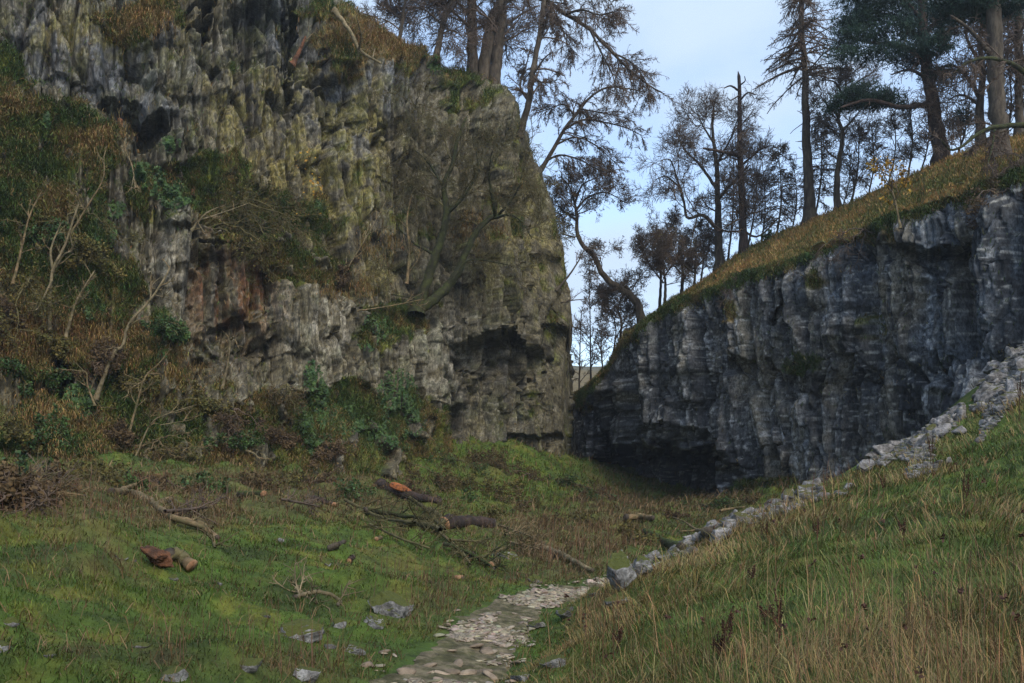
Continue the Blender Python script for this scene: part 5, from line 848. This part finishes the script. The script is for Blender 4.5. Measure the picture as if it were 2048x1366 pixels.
# ------------------------------------------------------------------ docks
DK = [(1932, 1036, 98, 'tallest dark dock seed stalk on the upper right bank'), (1804, 1092, 58, 'forked dock stalk in the middle of the right bank'), (1632, 1086, 46, 'small dock stalk high on the bank near the crest'), (1454, 1330, 116, 'tall dark dock stalk near the bottom of the bank'), (1553, 1318, 134, 'slim dark dock stalk right of the tall one near the bottom'), (1436, 1326, 56, 'short bushy dock stalk beside the tall one near the bottom'), (1766, 1000, 54, 'dock stalk standing just below the white-topped boulder'), (1862, 935, 66, 'dock stalk next to the long pale slab'), (2038, 845, 100, 'dock stalk against the scree at the right edge'), (1503, 1172, 40, 'small dock stalk in the grass left on the bank'), (1234, 1308, 54, 'lone dock stalk right of the near path'), (1530, 1082, 36, 'tiny dock stalk on the crest grass'), (1530, 1250, 40, 'bushy low dock stalk between the tall pair')]
for i, (a, b, h, l) in enumerate(DK):
    rr = np.random.RandomState(300+i); p = hit(a, b); k = p[1]/F; root = thing('dock_plant', l, 'dock plant', p); Hh = h*k
    ts = np.array([resample([[0, 0, 0], [rr.normal(0, .02), 0, Hh*.5], [rr.normal(0, .04), 0, Hh]], 10)]+[resample([[0, 0, Hh*t], [s_*.02, 0, Hh*(t+.12)], [s_*.032, 0, Hh*(t+.27)]], 10) for t, s_ in ((.4, 1), (.5, -1), (.6, 1))])
    V, Fq = tubes(ts, np.tile(np.linspace(.006, .003, 10), (4, 1)), 5); mk('stem', V, [Fq], MT['dock'], root)
    q = np.concatenate([ts[0, 4:], ts[1, 3:], ts[2, 3:], ts[3, 3:]]); q = np.repeat(q, 10, 0)+rr.normal(0, 1, (len(q)*10, 3))*[.007, .007, .02]; V, Fq = merge([quads(q, .013, .013, rr), tubes(ts[:, 3:], np.full((4, 7), .004), 4)]); mk('seed_head', V, Fq, MT['dock'], root)
# ------------------------------------------------------------------ sky, sun, camera
w = bpy.data.worlds.new('World'); SC.world = w; w.use_nodes = True
N = w.node_tree.nodes; L = w.node_tree.links; bg = N['Background']
SUN_EL, SUN_AZ = math.radians(42), math.radians(150)     # azimuth clockwise from +Y
sk = N.new('ShaderNodeTexSky'); sk.sky_type = 'NISHITA'; sk.sun_disc = False; sk.sun_elevation = SUN_EL; sk.sun_rotation = SUN_AZ; sk.dust_density = 1.5
tc = N.new('ShaderNodeTexCoord'); mp = N.new('ShaderNodeMapping'); mp.inputs['Scale'].default_value = (1, 1, 2.2); mp.inputs['Location'].default_value = (.35, .1, .2)
nz = N.new('ShaderNodeTexNoise'); nz.inputs['Scale'].default_value = 4.2; nz.inputs['Detail'].default_value = 5; nz.inputs['Roughness'].default_value = .45
L.new(tc.outputs['Generated'], mp.inputs[0]); L.new(mp.outputs[0], nz.inputs['Vector'])
mr = N.new('ShaderNodeMapRange'); mr.interpolation_type = 'SMOOTHSTEP'
for k, v in zip((1, 2, 3, 4), (.36, .66, .3, 1.)): mr.inputs[k].default_value = v
L.new(nz.outputs[0], mr.inputs[0])
mx = N.new('ShaderNodeMix'); mx.data_type = 'RGBA'; L.new(mr.outputs[0], mx.inputs[0]); L.new(sk.outputs[0], mx.inputs[6]); mx.inputs[7].default_value = (2.05, 2.55, 3.25, 1)
L.new(mx.outputs[2], bg.inputs['Color']); bg.inputs['Strength'].default_value = .13
sl = bpy.data.lights.new('sun', 'SUN'); sl.energy = 1.2; sl.angle = math.radians(35); sl.color = (1, .9, .74)
so = bpy.data.objects.new('sun', sl); COL.objects.link(so); so.location = (10, -20, 40)
from mathutils import Vector
dv = Vector((math.sin(SUN_AZ)*math.cos(SUN_EL), math.cos(SUN_AZ)*math.cos(SUN_EL), math.sin(SUN_EL)))
so.rotation_euler = dv.to_track_quat('Z', 'Y').to_euler()
cd = bpy.data.cameras.new('camera'); co = bpy.data.objects.new('camera', cd); COL.objects.link(co); SC.camera = co
cd.sensor_width = 36; cd.lens = 36*F/2048; cd.shift_y = (H-683)/2048; cd.clip_start = .05; cd.clip_end = 2000
co.location = (0, 0, ZC); co.rotation_euler = (math.pi/2, 0, 0)
SC.view_settings.view_transform = 'Standard'; SC.view_settings.look = 'None'; SC.view_settings.gamma = 1; SC.view_settings.exposure = 1.36
bm = bmesh.new(); bmesh.ops.create_cube(bm, size=1)
hb = bpy.data.meshes.new('haze'); bm.to_mesh(hb); bm.free(); ho = bpy.data.objects.new('haze', hb); COL.objects.link(ho)
ho.location = (0, 90, 18); ho.scale = (290, 300, 60); tag(ho, 'thin blue autumn haze filling the gorge', 'haze', kind='stuff')
hm = bpy.data.materials.new('haze'); hm.use_nodes = True; hn_ = hm.node_tree.nodes; hn_.clear()
ov = hn_.new('ShaderNodeOutputMaterial'); pv = hn_.new('ShaderNodeVolumePrincipled'); pv.inputs['Color'].default_value = (.72, .84, 1, 1); pv.inputs['Density'].default_value = .0004
hm.node_tree.links.new(pv.outputs[0], ov.inputs['Volume']); hb.materials.append(hm)
SC.cycles.max_bounces = 6; SC.cycles.diffuse_bounces = 3; SC.cycles.use_denoising = True; SC.cycles.denoising_prefilter = 'NONE'
